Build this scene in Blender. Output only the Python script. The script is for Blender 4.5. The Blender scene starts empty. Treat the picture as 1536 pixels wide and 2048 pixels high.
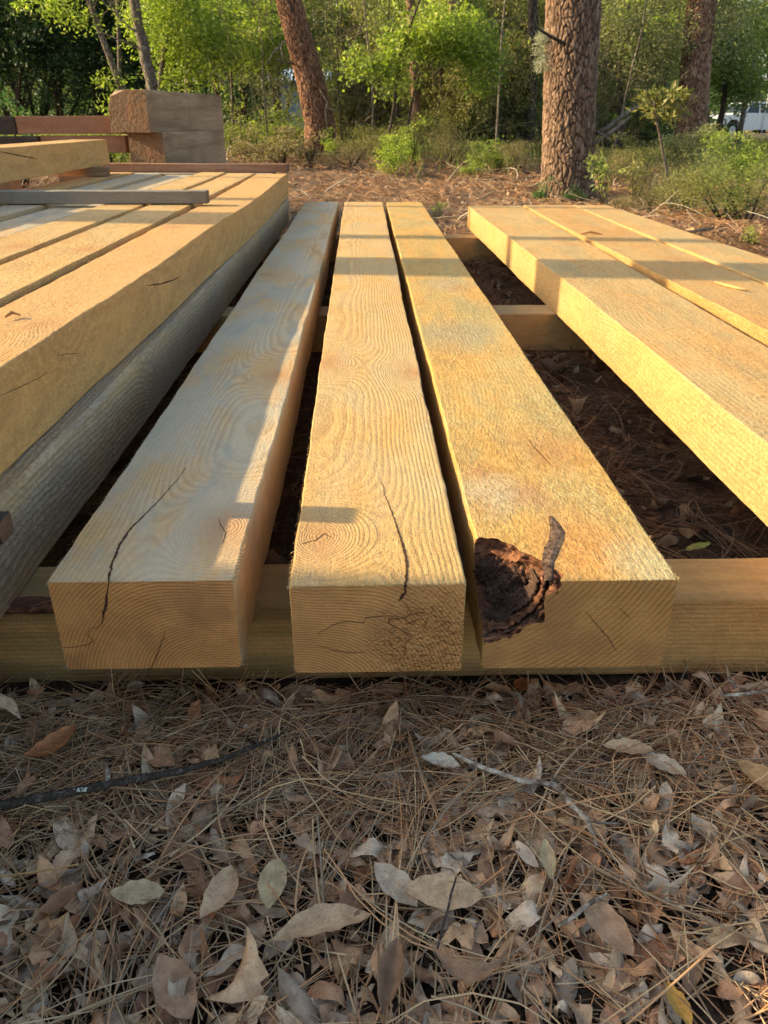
import bpy, bmesh, math, random
import numpy as np
from mathutils import Vector, Matrix, noise as mnoise
from mathutils.bvhtree import BVHTree

# ------------------------------------------------------------------ camera, world, sun, exposure
sc = bpy.context.scene
COL = sc.collection
FPX = 1560.0
PITCH = math.atan(786 / FPX)
YAW = math.radians(1.41)
CH = 0.92
cam_d = bpy.data.cameras.new('camera')
cam = bpy.data.objects.new('camera', cam_d)
COL.objects.link(cam)
cam.location = (0, 0, CH)
cam.rotation_euler = (math.pi / 2 - PITCH, 0, -YAW)
cam_d.sensor_fit = 'VERTICAL'
cam_d.sensor_height = 36.0
cam_d.sensor_width = 27.0
cam_d.lens = FPX / 2048 * 36.0
cam_d.clip_start = 0.02
cam_d.clip_end = 1000
cam_d.dof.use_dof = True
cam_d.dof.focus_distance = 1.35
cam_d.dof.aperture_fstop = 13.0
sc.camera = cam

SUN_EL = math.radians(24.0)
SUN_AZ = math.radians(7.0)      # light travels along +x and a little toward -y
sd = Vector((math.cos(SUN_AZ) * math.cos(SUN_EL), -math.sin(SUN_AZ) * math.cos(SUN_EL), -math.sin(SUN_EL)))
w = bpy.data.worlds.new('World')
sc.world = w
w.use_nodes = True
nt = w.node_tree
bg = nt.nodes['Background']
sky = nt.nodes.new('ShaderNodeTexSky')
sky.sky_type = 'NISHITA'
sky.sun_disc = False
sky.sun_elevation = SUN_EL
sky.sun_rotation = math.atan2(-sd.x, -sd.y)   # direction toward the sun, measured from +y
sky.air_density = 1.0
sky.dust_density = 2.5
wb = nt.nodes.new('ShaderNodeMix'); wb.data_type = 'RGBA'; wb.blend_type = 'MULTIPLY'; wb.inputs[0].default_value = 1.0
wb.inputs[7].default_value = (1.03, 1.0, .87, 1)      # the camera's warm white balance
nt.links.new(sky.outputs[0], wb.inputs[6]); nt.links.new(wb.outputs[2], bg.inputs[0])
bg.inputs[1].default_value = 0.125
sun_d = bpy.data.lights.new('sun', 'SUN')
sun_d.energy = 3.3
sun_d.angle = math.radians(0.55)
sun_d.color = (1.0, 0.77, 0.41)
sun = bpy.data.objects.new('sun', sun_d)
COL.objects.link(sun)
sun.rotation_euler = sd.to_track_quat('-Z', 'Y').to_euler()
sc.view_settings.view_transform = 'Standard'
sc.view_settings.look = 'None'
sc.view_settings.gamma = 1
sc.view_settings.exposure = 1.6
sc.cycles.max_bounces = 7
sc.cycles.diffuse_bounces = 4
sc.cycles.glossy_bounces = 2
sc.cycles.transmission_bounces = 4
sc.cycles.transparent_max_bounces = 8

# ------------------------------------------------------------------ helpers
s_, c_ = math.sin, math.cos
FW = Vector((s_(YAW) * c_(PITCH), c_(YAW) * c_(PITCH), -s_(PITCH)))
RT = Vector((c_(YAW), -s_(YAW), 0))
UP = Vector((s_(YAW) * s_(PITCH), c_(YAW) * s_(PITCH), c_(PITCH)))
def ray(x, y):
    return FW + RT * ((x - 768) / FPX) + UP * ((1024 - y) / FPX)
def G(x, y, z):                 # survey: point of the horizontal plane z
    d = ray(x, y); t = (z - CH) / d.z
    return Vector((d.x * t, d.y * t, z))
def F(x, y, Y):                 # survey: point of the vertical plane Y
    d = ray(x, y); t = Y / d.y
    return Vector((d.x * t, Y, CH + d.z * t))

def tag(o, label=None, cat=None, group=None, kind=None):
    if label: o['label'] = label
    if cat: o['category'] = cat
    if group: o['group'] = group
    if kind: o['kind'] = kind
    return o
def obj(name, me, mat=None, parent=None):
    o = bpy.data.objects.new(name, me)
    COL.objects.link(o)
    if mat and not me.materials: me.materials.append(mat)
    if parent: o.parent = parent
    return o
def empty(name, loc, rz=0):
    o = bpy.data.objects.new(name, None)
    COL.objects.link(o)
    o.location = loc
    o.rotation_euler = (0, 0, rz)
    return o
def mesh_pd(name, v, f, smooth=False):
    me = bpy.data.meshes.new(name)
    me.from_pydata([tuple(x) for x in v], [], [tuple(x) for x in f])
    if smooth:
        me.polygons.foreach_set('use_smooth', [True] * len(me.polygons))
    me.update()
    return me
def mesh_np(name, v, f, uv=None, smooth=False):
    """v (N,3), f (M,4) arrays"""
    v = np.asarray(v, dtype=np.float32); f = np.asarray(f, dtype=np.int32)
    k = f.shape[1]
    me = bpy.data.meshes.new(name)
    me.vertices.add(len(v)); me.vertices.foreach_set('co', v.ravel())
    me.loops.add(f.size); me.loops.foreach_set('vertex_index', f.ravel())
    me.polygons.add(len(f))
    me.polygons.foreach_set('loop_start', np.arange(0, f.size, k, dtype=np.int32))
    me.polygons.foreach_set('loop_total', np.full(len(f), k, dtype=np.int32))
    if smooth: me.polygons.foreach_set('use_smooth', np.ones(len(f), dtype=bool))
    if uv is not None:
        l = me.uv_layers.new(name='uv')
        l.data.foreach_set('uv', np.asarray(uv, dtype=np.float32)[f.ravel()].ravel())
    me.update(calc_edges=True)
    me.validate()
    return me

class MB:
    """collects loose shapes into one mesh"""
    def __init__(s): s.v = []; s.f = []
    def add(s, v, f):
        n = len(s.v); s.v.extend(v); s.f.extend([tuple(i + n for i in q) for q in f])
    def tube(s, pts, rad, seg=8, cap=True):
        pts = [Vector(p) for p in pts]
        n0 = len(s.v); n = len(pts)
        ref = Vector((0, 1, 0.13)) if abs((pts[-1] - pts[0]).normalized().y) < .8 else Vector((1, 0, .1))
        for i, p in enumerate(pts):
            t = (pts[min(i + 1, n - 1)] - pts[max(i - 1, 0)])
            t = t.normalized() if t.length > 1e-9 else Vector((0, 0, 1))
            a = t.cross(ref).normalized(); b = t.cross(a)
            for k in range(seg):
                an = 2 * math.pi * k / seg
                s.v.append(p + (a * math.cos(an) + b * math.sin(an)) * rad[i])
        for i in range(n - 1):
            for k in range(seg):
                k2 = (k + 1) % seg
                s.f.append((n0 + i * seg + k, n0 + i * seg + k2, n0 + (i + 1) * seg + k2, n0 + (i + 1) * seg + k))
        if cap:
            s.f.append(tuple(n0 + k for k in range(seg))[::-1])
            s.f.append(tuple(n0 + (n - 1) * seg + k for k in range(seg)))
    def box(s, lo, hi, M=None):
        x0, y0, z0 = lo; x1, y1, z1 = hi
        v = [Vector(p) for p in ((x0,y0,z0),(x1,y0,z0),(x1,y1,z0),(x0,y1,z0),(x0,y0,z1),(x1,y0,z1),(x1,y1,z1),(x0,y1,z1))]
        if M: v = [M @ p for p in v]
        s.add(v, [(3,2,1,0),(4,5,6,7),(0,1,5,4),(1,2,6,5),(2,3,7,6),(3,0,4,7)])
    def mesh(s, name, smooth=False): return mesh_pd(name, s.v, s.f, smooth)
    def build(s, name, mat, parent=None, smooth=False): return obj(name, s.mesh(name, smooth), mat, parent)

# ------------------------------------------------------------------ node helper
class NT:
    def __init__(s, name):
        s.m = bpy.data.materials.new(name); s.m.use_nodes = True
        s.t = s.m.node_tree; s.n = s.t.nodes; s.l = s.t.links
        s.b = s.n['Principled BSDF']
        s.b.inputs['Specular IOR Level'].default_value = 0.25
        s.b.inputs['Roughness'].default_value = 0.85
        tc = s.n.new('ShaderNodeTexCoord')
        s.obj = tc.outputs['Object']; s.nor = tc.outputs['Normal']; s.uv = tc.outputs['UV']
        g = s.n.new('ShaderNodeNewGeometry')
        s.pos = g.outputs['Position']; s.isl = g.outputs['Random Per Island']; s.wn = g.outputs['Normal']
    def _in(s, sock, v):
        if v is None: return
        if hasattr(v, 'is_output') or isinstance(v, bpy.types.NodeSocket): s.l.new(v, sock)
        else: sock.default_value = v
    def math(s, op, a, b=None, c=None, clamp=False):
        n = s.n.new('ShaderNodeMath'); n.operation = op; n.use_clamp = clamp
        s._in(n.inputs[0], a); s._in(n.inputs[1], b); s._in(n.inputs[2], c)
        return n.outputs[0]
    def vmath(s, op, a, b=None):
        n = s.n.new('ShaderNodeVectorMath'); n.operation = op
        s._in(n.inputs[0], a); s._in(n.inputs[1], b)
        return n.outputs['Value'] if op in ('LENGTH', 'DISTANCE', 'DOT_PRODUCT') else n.outputs[0]
    def sep(s, v):
        n = s.n.new('ShaderNodeSeparateXYZ'); s._in(n.inputs[0], v); return n.outputs
    def comb(s, x, y, z):
        n = s.n.new('ShaderNodeCombineXYZ'); s._in(n.inputs[0], x); s._in(n.inputs[1], y); s._in(n.inputs[2], z); return n.outputs[0]
    def noise(s, v, scale, detail=3, rough=.55, dist=0, col=False):
        n = s.n.new('ShaderNodeTexNoise'); s._in(n.inputs['Vector'], v)
        n.inputs['Scale'].default_value = scale; n.inputs['Detail'].default_value = detail
        n.inputs['Roughness'].default_value = rough; n.inputs['Distortion'].default_value = dist
        return n.outputs[1 if col else 0]
    def voro(s, v, scale, feature='F1', out='Distance', rnd=1):
        n = s.n.new('ShaderNodeTexVoronoi'); n.feature = feature; s._in(n.inputs['Vector'], v)
        n.inputs['Scale'].default_value = scale; n.inputs['Randomness'].default_value = rnd
        return n.outputs[out]
    def ramp(s, f, stops, interp='LINEAR'):
        n = s.n.new('ShaderNodeValToRGB'); s._in(n.inputs[0], f); r = n.color_ramp; r.interpolation = interp
        while len(r.elements) < len(stops): r.elements.new(.5)
        for e, (p, c) in zip(r.elements, stops):
            e.position = p; e.color = (c, c, c, 1) if isinstance(c, (int, float)) else (*c, 1)
        return n.outputs[0]
    def mix(s, f, a, b, mode='MIX'):
        n = s.n.new('ShaderNodeMix'); n.data_type = 'RGBA'; n.blend_type = mode
        s._in(n.inputs[0], f)
        for i, v in ((6, a), (7, b)):
            s._in(n.inputs[i], (*v, 1) if isinstance(v, tuple) and len(v) == 3 else v)
        return n.outputs[2]
    def bump(s, h, strength=.5, dist=.01, prev=None):
        n = s.n.new('ShaderNodeBump'); n.inputs['Strength'].default_value = strength
        n.inputs['Distance'].default_value = dist; s._in(n.inputs['Height'], h)
        if prev is not None: s.l.new(prev, n.inputs['Normal'])
        return n.outputs[0]
    def out(s, col=None, rough=None, normal=None):
        if col is not None: s._in(s.b.inputs['Base Color'], (*col, 1) if isinstance(col, tuple) else col)
        if rough is not None: s._in(s.b.inputs['Roughness'], rough)
        if normal is not None: s.l.new(normal, s.b.inputs['Normal'])
        return s.m

# ------------------------------------------------------------------ materials
def wood(name, early=(.56, .36, .155), late=(.30, .17, .07), pith=(.05, -.10), knots=(), freq=150, contrast=.55,
         weather=.45, grey=(.44, .40, .29), endcol=(.50, .24, .09), rough_patch=None, blotch=(.62, .33, .10), seed=0., stain=None, off=(0, 0, 0), marks=1.0, streak=0., rb=1., grit=.3, wobble=.06, spots=()):
    """solid pine: growth rings round a pith that bend round knots, saw marks across, weathered faces"""
    N = NT(name)
    p = N.vmath('ADD', N.obj, off)
    ps = N.vmath('ADD', p, (seed * 3.1, seed * 7.7, seed * 1.3))
    nz = N.noise(N.vmath('MULTIPLY', ps, (2.2, .7, 2.2)), 1.0, 3, .5)
    nz2 = N.noise(N.vmath('MULTIPLY', ps, (14., 3., 14.)), 1.0, 2, .5)
    x, y, z = N.sep(p)
    wob = N.math('MULTIPLY_ADD', nz, wobble, -wobble / 2)
    x2 = N.math('ADD', N.math('SUBTRACT', x, pith[0]), wob)
    z2 = N.math('ADD', N.math('SUBTRACT', z, pith[1]), N.math('MULTIPLY', wob, .6))
    r = N.math('SQRT', N.math('ADD', N.math('MULTIPLY', x2, x2), N.math('MULTIPLY', z2, z2)))
    r = N.math('ADD', r, N.math('MULTIPLY', nz2, .0045))
    ksum = None
    for (kx, ky, kz, A, s) in knots:
        d = N.vmath('DISTANCE', N.vmath('MULTIPLY', p, (1, .62, 1)), (kx, ky * .62, kz))
        q = N.math('DIVIDE', d, s)
        e = N.math('EXPONENT', N.math('MULTIPLY', N.math('POWER', q, 1.5), -1.))
        r = N.math('ADD', r, N.math('MULTIPLY', e, A))
        e2 = N.math('EXPONENT', N.math('MULTIPLY', N.math('MULTIPLY', q, q), -3.))
        ksum = e2 if ksum is None else N.math('ADD', ksum, e2)
    ph = N.math('MULTIPLY', r, freq)
    fr = N.math('FRACT', ph)
    prof = N.ramp(fr, [(0, 0.), (.38, .08), (.62, .8), (.86, 1.), (1., 0.)])
    amt = N.math('MULTIPLY_ADD', N.noise(ps, 5.5, 2), 1.5, .15, clamp=True)
    fac = N.math('MULTIPLY', N.math('MULTIPLY', prof, amt), contrast)
    col = N.mix(fac, early, late)
    fib = N.noise(N.vmath('MULTIPLY', ps, (260., 14., 260.)), 1.0, 3, .6)
    nx, ny, nzz = N.sep(N.nor)
    end = N.math('GREATER_THAN', N.math('ABSOLUTE', ny), .75)
    top = N.math('GREATER_THAN', nzz, .7)
    # large tone drift, honey blotches
    bl = N.ramp(N.noise(N.vmath('MULTIPLY', ps, (5., 1.6, 5.)), 1., 4, .6), [(.42, 0.), (.68, 1.)])
    col = N.mix(N.math('MULTIPLY', bl, .6), col, blotch)
    dd = N.ramp(N.noise(N.vmath('MULTIPLY', ps, (38., 16., 38.)), 1., 5, .72), [(.40, .34), (.52, 0.)])
    col = N.mix(dd, col, tuple(c * k for c, k in zip(early, (.62, .55, .48))))
    # weathered grey film on the faces that lay open to the sky
    wn = N.ramp(N.noise(N.vmath('MULTIPLY', ps, (6.5, 2.2, 6.5)), 1., 5, .62), [(.40, 0.1), (.58, 1.)])
    col = N.mix(N.math('MULTIPLY', N.math('MULTIPLY', wn, weather), N.math('MULTIPLY_ADD', top, .8, .2)), col, grey)
    gw = N.ramp(N.noise(N.vmath('MULTIPLY', ps, (9., 2.6, 9.)), 1., 4, .6, .4), [(.52, 0.), (.66, 1.)])
    col = N.mix(N.math('MULTIPLY', N.math('MULTIPLY', gw, top), weather * .75), col, tuple(c * k for c, k in zip(grey, (.66, .76, .86))))
    for (sx, sy, sr, scol, sa) in spots:
        d = N.vmath('DISTANCE', N.vmath('ADD', N.vmath('MULTIPLY', p, (1, .6, 0)), N.vmath('MULTIPLY', N.noise(ps, 9., 4, .65, col=True), (.09, .09, 0))), (sx + .045, sy * .6 + .045, 0))
        e = N.ramp(N.math('DIVIDE', d, sr), [(.35, 1.), (1., 0.)])
        col = N.mix(N.math('MULTIPLY', e, sa), col, scol)
    if streak:
        sk = N.ramp(N.noise(N.vmath('MULTIPLY', ps, (4.2, 3.4, .4)), 1., 5, .7, .5), [(.34, 1.), (.42, 0.)])
        col = N.mix(N.math('MULTIPLY', sk, streak), col, tuple(c * .38 for c in early))
        lt = N.ramp(N.noise(N.vmath('MULTIPLY', ps, (6., 1.1, 14.)), 1., 5, .65, .3), [(.5, 0.), (.65, 1.)])
        col = N.mix(N.math('MULTIPLY', lt, streak), col, tuple(c * 1.25 for c in grey))
    if stain:
        sn = N.ramp(N.noise(N.vmath('MULTIPLY', ps, (3.2, .8, 9.)), 1., 5, .65, .6), [(.45, 0.), (.62, 1.)])
        col = N.mix(N.math('MULTIPLY', sn, stain[0]), col, stain[1])
    ecol = N.mix(N.math('MULTIPLY', prof, .75), endcol, tuple(c * .5 for c in endcol))
    eb = N.noise(ps, 16., 4, .6)
    ecol = N.mix(N.math('MULTIPLY', N.ramp(eb, [(.4, 0.), (.62, 1.)]), .45), ecol, tuple(min(1, c * a) for c, a in zip(endcol, (1.2, 1.3, 1.4))))
    ecol = N.mix(N.math('MULTIPLY', N.ramp(N.noise(ps, 7., 3, .6), [(.5, 0.), (.62, 1.)]), .5), ecol, (.30, .135, .062))
    col = N.mix(end, col, ecol)
    if ksum is not None:
        col = N.mix(N.math('MULTIPLY', ksum, .62, clamp=True), col, (.40, .185, .075))
    spk = N.noise(ps, 330., 2, .7)
    col = N.mix(N.ramp(spk, [(.52, 0.), (.75, .34)]), col, tuple(c * .45 for c in early))
    col = N.mix(N.math('MULTIPLY', N.math('SUBTRACT', fib, .35, clamp=True), .8), col, N.mix(1., col, (1.0, .97, .9), 'MULTIPLY'))
    gn = N.noise(N.vmath('MULTIPLY', ps, (1, .55, 1)), 105., 4, .75)
    gr = N.math('MULTIPLY', N.math('SUBTRACT', 1., end), grit)
    gpatch = N.ramp(N.noise(N.vmath('MULTIPLY', ps, (6., 2.5, 6.)), 1., 3, .6), [(.35, .45), (.6, 1.)])
    gr = N.math('MULTIPLY', gr, gpatch)
    col = N.mix(N.math('MULTIPLY', N.ramp(gn, [(.44, 1.), (.54, 0.)]), N.math('MULTIPLY', gr, .5)), col, tuple(c * k for c, k in zip(early, (.52, .45, .38))))
    col = N.mix(N.math('MULTIPLY', N.ramp(gn, [(.56, 0.), (.66, 1.)]), N.math('MULTIPLY', gr, .35)), col, tuple(min(.85, c * k) for c, k in zip(early, (1.25, 1.3, 1.4))))
    # relief
    saw = N.math('SINE', N.math('MULTIPLY', N.math('ADD', y, N.math('MULTIPLY', nz2, .012)), 1150.))
    saw2 = N.math('SINE', N.math('MULTIPLY', N.math('ADD', z, N.math('MULTIPLY', nz2, .01)), 1300.))
    sm = N.math('ADD', N.math('MULTIPLY', saw, N.math('SUBTRACT', 1., end)), N.math('MULTIPLY', saw2, N.math('MULTIPLY', end, .6)))
    nrough = N.noise(ps, 150., 3, .7)
    h = N.math('ADD', N.math('MULTIPLY', prof, -1.0 * contrast), N.math('MULTIPLY', sm, .16 * marks))
    h = N.math('ADD', h, N.math('MULTIPLY', nrough, 2.4))
    h = N.math('ADD', h, N.math('MULTIPLY', fib, .9))
    nn = N.bump(h, .62, .0016)
    nn = N.bump(N.math('MULTIPLY', gn, gr), .9, .007, nn)
    lump = N.noise(ps, 34., 3, .6)
    nn = N.bump(lump, min(1., .35 * rb), .006 * rb, nn)
    if rough_patch:
        for rp in rough_patch:
            d = N.vmath('DISTANCE', p, rp[:3])
            m = N.math('SUBTRACT', 1., N.math('DIVIDE', d, rp[3]), clamp=True)
            m = N.math('MULTIPLY', N.math('MULTIPLY', m, N.math('MULTIPLY', N.noise(ps, 40., 4, .7), 3.5)), 1., clamp=True)
            vv = N.voro(N.vmath('ADD', N.vmath('MULTIPLY', ps, (1, .5, 1.)), N.vmath('MULTIPLY', N.noise(ps, 60., 3, col=True), (.02, .02, .02))), 150.)
            nn = N.bump(N.math('MULTIPLY', m, vv), 1., .008, nn)
    return N.out(col, .85, nn)

M = {}
M['left'] = wood('pine_left', knots=[(.100, .165, .152, .15, .082), (.105, 1.02, .152, .10, .07), (-.10, 2.5, .152, .05, .06)],
                 pith=(.10, -.035), freq=180, contrast=.72, grit=.25, weather=.66, grey=(.43, .41, .34), seed=1.3, endcol=(.62, .27, .085), early=(.58, .40, .21))
M['mid'] = wood('pine_middle', knots=[(-.088, .150, .152, .14, .075), (-.115, 1.15, .15, .10, .08), (.115, 1.05, .15, .08, .06)],
                pith=(-.11, -.05), freq=180, contrast=.60, grit=.35, weather=.3, seed=5.1, early=(.58, .38, .155), endcol=(.60, .28, .095),
                rough_patch=[(.085, 0, .05, .115)])
M['right'] = wood('pine_right', knots=[(-.10, .40, .152, .10, .05), (.06, .50, .15, .12, .11), (.06, 2.2, .15, .08, .07)],
                  pith=(-.26, .36), freq=120, contrast=.25, grit=1., weather=.7, spots=[(.03, .10, .10, (.58, .27, .085), .7), (-.09, .30, .075, (.47, .43, .36), .5), (-.02, .28, .05, (.36, .20, .13), .6), (-.02, 1.45, .16, (.30, .29, .20), .75), (.02, 2.3, .13, (.36, .34, .25), .55), (.10, .05, .07, (.42, .44, .30), .6)], grey=(.40, .345, .17), early=(.57, .35, .11), seed=9.4, endcol=(.48, .235, .075))
M['far_a'] = wood('pine_dusty', knots=[(-.1, 1.9, .1, .05, .07), (.1, 3.4, .15, .05, .07)], pith=(.15, -.25), freq=110, contrast=.42, grit=1., wobble=.07,
                  weather=.6, grey=(.44, .36, .19), early=(.56, .355, .15), seed=12.7)
M['far_b'] = wood('pine_honey', knots=[(.05, 2.9, .15, .05, .07)], pith=(-.2, -.2), freq=120, contrast=.4, grit=1., weather=.5,
                  grey=(.46, .35, .18), early=(.55, .33, .125), blotch=(.48, .22, .065), seed=17.9)
M['pile_a'] = wood('pine_pile', knots=[(.06, 2.2, .17, .05, .07), (.1, 1.2, .09, .03, .05), (-.03, 3.9, .17, .05, .07)], pith=(-.3, .1), freq=125, grit=.7,
                   contrast=.42, weather=.25, early=(.60, .35, .14), seed=21.2, grey=(.48, .36, .2))
M['pile_b'] = wood('pine_pile_rough', knots=[(.05, 3.2, .17, .05, .08)], pith=(.3, -.3), freq=105, contrast=.4, grit=1., weather=.4, early=(.60, .39, .17), grey=(.50, .40, .22), seed=25.8)
M['pile_c'] = wood('pine_pile_shade_grey', pith=(.3, -.1), freq=105, contrast=.35, weather=.75, grey=(.38, .36, .30), early=(.55, .40, .24), seed=29.8)  # greyed colour carries the shade of the raised timber
M['pile_low'] = wood('pine_low', knots=[(.1, .9, .1, .06, .07), (.1, 2.6, .09, .06, .06)], pith=(-.4, -.3), freq=115, contrast=.7, weather=.6, early=(.50, .38, .26), late=(.24, .16, .10), grey=(.38, .31, .23), seed=33., grit=1.)
M['skid'] = wood('pine_bearer', pith=(.1, -.30), freq=110, contrast=.5, weather=.15, early=(.58, .33, .13), late=(.34, .165, .06), seed=37., stain=(.7, (.17, .13, .05)), endcol=(.4, .25, .1), marks=.4)
M['skid_b'] = wood('pine_bearer_clean', pith=(.1, -.3), freq=120, contrast=.5, weather=.2, early=(.56, .35, .15), seed=41.)
M['oldgrey'] = wood('weathered_grey', pith=(.2, -.2), freq=130, contrast=.4, weather=.9, early=(.27, .22, .17), late=(.12, .09, .07), grey=(.25, .235, .215), blotch=(.20, .15, .11), endcol=(.16, .11, .08), seed=45., streak=.3)
M['oldbrown'] = wood('weathered_brown', pith=(.1, -.2), freq=90, contrast=.95, weather=.3, early=(.48, .33, .215), late=(.17, .10, .06), grey=(.50, .37, .25), blotch=(.17, .10, .06), endcol=(.22, .125, .07), seed=49., stain=(.7, (.18, .115, .075)), streak=.4, rb=3.)
M['oldblack'] = wood('charred_brown', pith=(.1, -.2), freq=90, contrast=.5, weather=.3, early=(.06, .045, .04), late=(.02, .015, .012), grey=(.09, .075, .065), blotch=(.04, .028, .022), endcol=(.05, .035, .03), seed=53., streak=.4, rb=2.)
M['oldred'] = wood('aged_red', pith=(.1, -.2), freq=90, contrast=.4, weather=.3, early=(.33, .17, .105), late=(.16, .07, .04), grey=(.33, .22, .16), blotch=(.25, .11, .06), endcol=(.2, .1, .06), seed=57., streak=.5, rb=2.)
N = NT('crack_dark'); M['crack'] = N.out((.06, .03, .014), 1.)

N = NT('inner_bark')
nb = N.noise(N.obj, 60., 5, .7, .8)
nb2 = N.noise(N.vmath('MULTIPLY', N.obj, (1, 1, .4)), 22., 3, .6)
cb = N.ramp(nb2, [(.3, (.02, .011, .008)), (.5, (.07, .036, .024)), (.64, (.14, .08, .055)), (.78, (.30, .23, .19))])
M['innerbark'] = N.out(N.mix(N.ramp(nb, [(.4, .6), (.65, 0.)]), cb, (.03, .016, .012)), .75, N.bump(nb, .9, .006))
N = NT('bark_lining')
nb = N.noise(N.vmath('MULTIPLY', N.obj, (40, 90, 90)), 1., 4, .7, .6)
M['barkrim'] = N.out(N.ramp(nb, [(.3, (.03, .013, .009)), (.5, (.12, .048, .026)), (.7, (.34, .15, .075))]), .8, N.bump(nb, .8, .004))

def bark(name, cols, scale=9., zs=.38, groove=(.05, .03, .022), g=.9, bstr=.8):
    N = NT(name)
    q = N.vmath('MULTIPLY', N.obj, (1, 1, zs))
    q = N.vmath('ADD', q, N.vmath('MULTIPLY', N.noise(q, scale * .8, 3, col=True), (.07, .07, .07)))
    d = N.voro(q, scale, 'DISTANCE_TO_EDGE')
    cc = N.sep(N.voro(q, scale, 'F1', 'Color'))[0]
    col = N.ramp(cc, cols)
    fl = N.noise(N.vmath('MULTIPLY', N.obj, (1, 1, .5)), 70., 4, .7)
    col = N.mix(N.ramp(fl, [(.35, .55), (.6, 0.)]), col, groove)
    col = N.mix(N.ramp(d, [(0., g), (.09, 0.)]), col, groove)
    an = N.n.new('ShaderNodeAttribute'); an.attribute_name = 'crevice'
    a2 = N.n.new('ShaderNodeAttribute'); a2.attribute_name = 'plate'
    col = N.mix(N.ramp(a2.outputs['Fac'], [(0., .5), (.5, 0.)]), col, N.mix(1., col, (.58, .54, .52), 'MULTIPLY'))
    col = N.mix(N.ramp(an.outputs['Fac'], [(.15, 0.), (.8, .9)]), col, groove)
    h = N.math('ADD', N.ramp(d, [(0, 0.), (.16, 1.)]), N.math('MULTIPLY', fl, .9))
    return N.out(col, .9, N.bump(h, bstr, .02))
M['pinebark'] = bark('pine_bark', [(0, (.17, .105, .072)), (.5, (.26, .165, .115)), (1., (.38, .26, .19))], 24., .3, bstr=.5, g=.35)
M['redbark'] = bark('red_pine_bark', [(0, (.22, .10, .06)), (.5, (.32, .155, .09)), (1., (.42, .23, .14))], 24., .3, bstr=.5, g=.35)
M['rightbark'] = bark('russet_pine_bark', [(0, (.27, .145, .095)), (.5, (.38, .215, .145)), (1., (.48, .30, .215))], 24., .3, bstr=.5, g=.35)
M['oakbark'] = bark('oak_bark', [(0, (.17, .14, .11)), (.6, (.26, .22, .18)), (1., (.42, .39, .34))], 26., .5, (.09, .07, .055))
M['darkbark'] = bark('dark_bark', [(0, (.07, .055, .045)), (1., (.14, .11, .09))], 26., .4, (.03, .025, .02))
M['deadwood'] = bark('dead_wood', [(0, (.28, .24, .20)), (1., (.46, .42, .36))], 40., .3, (.14, .11, .09))
M['twigbark'] = bark('twig_bark', [(0, (.07, .055, .045)), (.7, (.13, .105, .09)), (1., (.22, .2, .18))], 90., 1., (.035, .028, .022), bstr=.5)
N = NT('lichen_twig')
ln = N.noise(N.obj, 60., 3, .6)
M['lichentwig'] = N.out(N.ramp(ln, [(.38, (.10, .075, .055)), (.5, (.26, .21, .17)), (.66, (.56, .53, .44))]), .9, N.bump(ln, .5, .002))
N = NT('lichen'); M['lichen'] = N.out(N.ramp(N.noise(N.obj, 300., 3), [(.3, (.35, .38, .34)), (.6, (.72, .76, .70))]), .9, N.bump(N.noise(N.obj, 400., 2), .7, .002))

def foliage(name, cols, trans=.35, spec=.35):
    N = NT(name)
    nz = N.noise(N.obj, 1.1, 2)
    f = N.math('ADD', N.math('MULTIPLY', N.isl, .9), N.math('MULTIPLY_ADD', nz, 1.1, -.5), clamp=True)
    col = N.ramp(f, cols)
    N.b.inputs['Roughness'].default_value = .55
    N.b.inputs['Specular IOR Level'].default_value = spec
    N._in(N.b.inputs['Base Color'], col)
    tr = N.n.new('ShaderNodeBsdfTranslucent')
    N.l.new(N.mix(1., col, (1.3, 1.4, .6), 'MULTIPLY'), tr.inputs[0])
    mx = N.n.new('ShaderNodeMixShader'); mx.inputs[0].default_value = trans
    N.l.new(N.b.outputs[0], mx.inputs[1]); N.l.new(tr.outputs[0], mx.inputs[2])
    N.l.new(mx.outputs[0], N.n['Material Output'].inputs['Surface'])
    return N.m
M['f_bright'] = foliage('leaves_yellow_green', [(0, (.11, .16, .03)), (.5, (.23, .31, .055)), (1, (.42, .47, .11))], .45)
M['f_mid'] = foliage('leaves_mid_green', [(0, (.09, .13, .04)), (.5, (.19, .23, .07)), (1, (.34, .37, .13))], .45)
M['f_olive'] = foliage('leaves_olive', [(0, (.10, .115, .045)), (.5, (.21, .21, .075)), (1, (.35, .31, .14))], .38)
M['f_grey'] = foliage('leaves_grey_olive', [(0, (.11, .13, .06)), (.5, (.22, .23, .11)), (1, (.36, .36, .19))], .36)
M['f_dark'] = foliage('leaves_dark_evergreen', [(0, (.018, .04, .017)), (.6, (.035, .07, .026)), (1, (.08, .12, .04))], .25)
M['f_deep'] = foliage('leaves_deep_green', [(0, (.035, .085, .03)), (.6, (.07, .15, .045)), (1, (.12, .22, .06))], .3)
M['f_dry'] = foliage('leaves_dry_scrub', [(0, (.12, .085, .05)), (.5, (.22, .18, .09)), (1, (.33, .28, .15))], .25)
M['f_wax'] = foliage('leaves_waxy', [(0, (.10, .12, .03)), (.5, (.20, .20, .06)), (1, (.36, .30, .11))], .3, .5)
M['f_pine'] = foliage('pine_needles', [(0, (.035, .07, .02)), (1, (.10, .15, .04))], .2)

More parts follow.
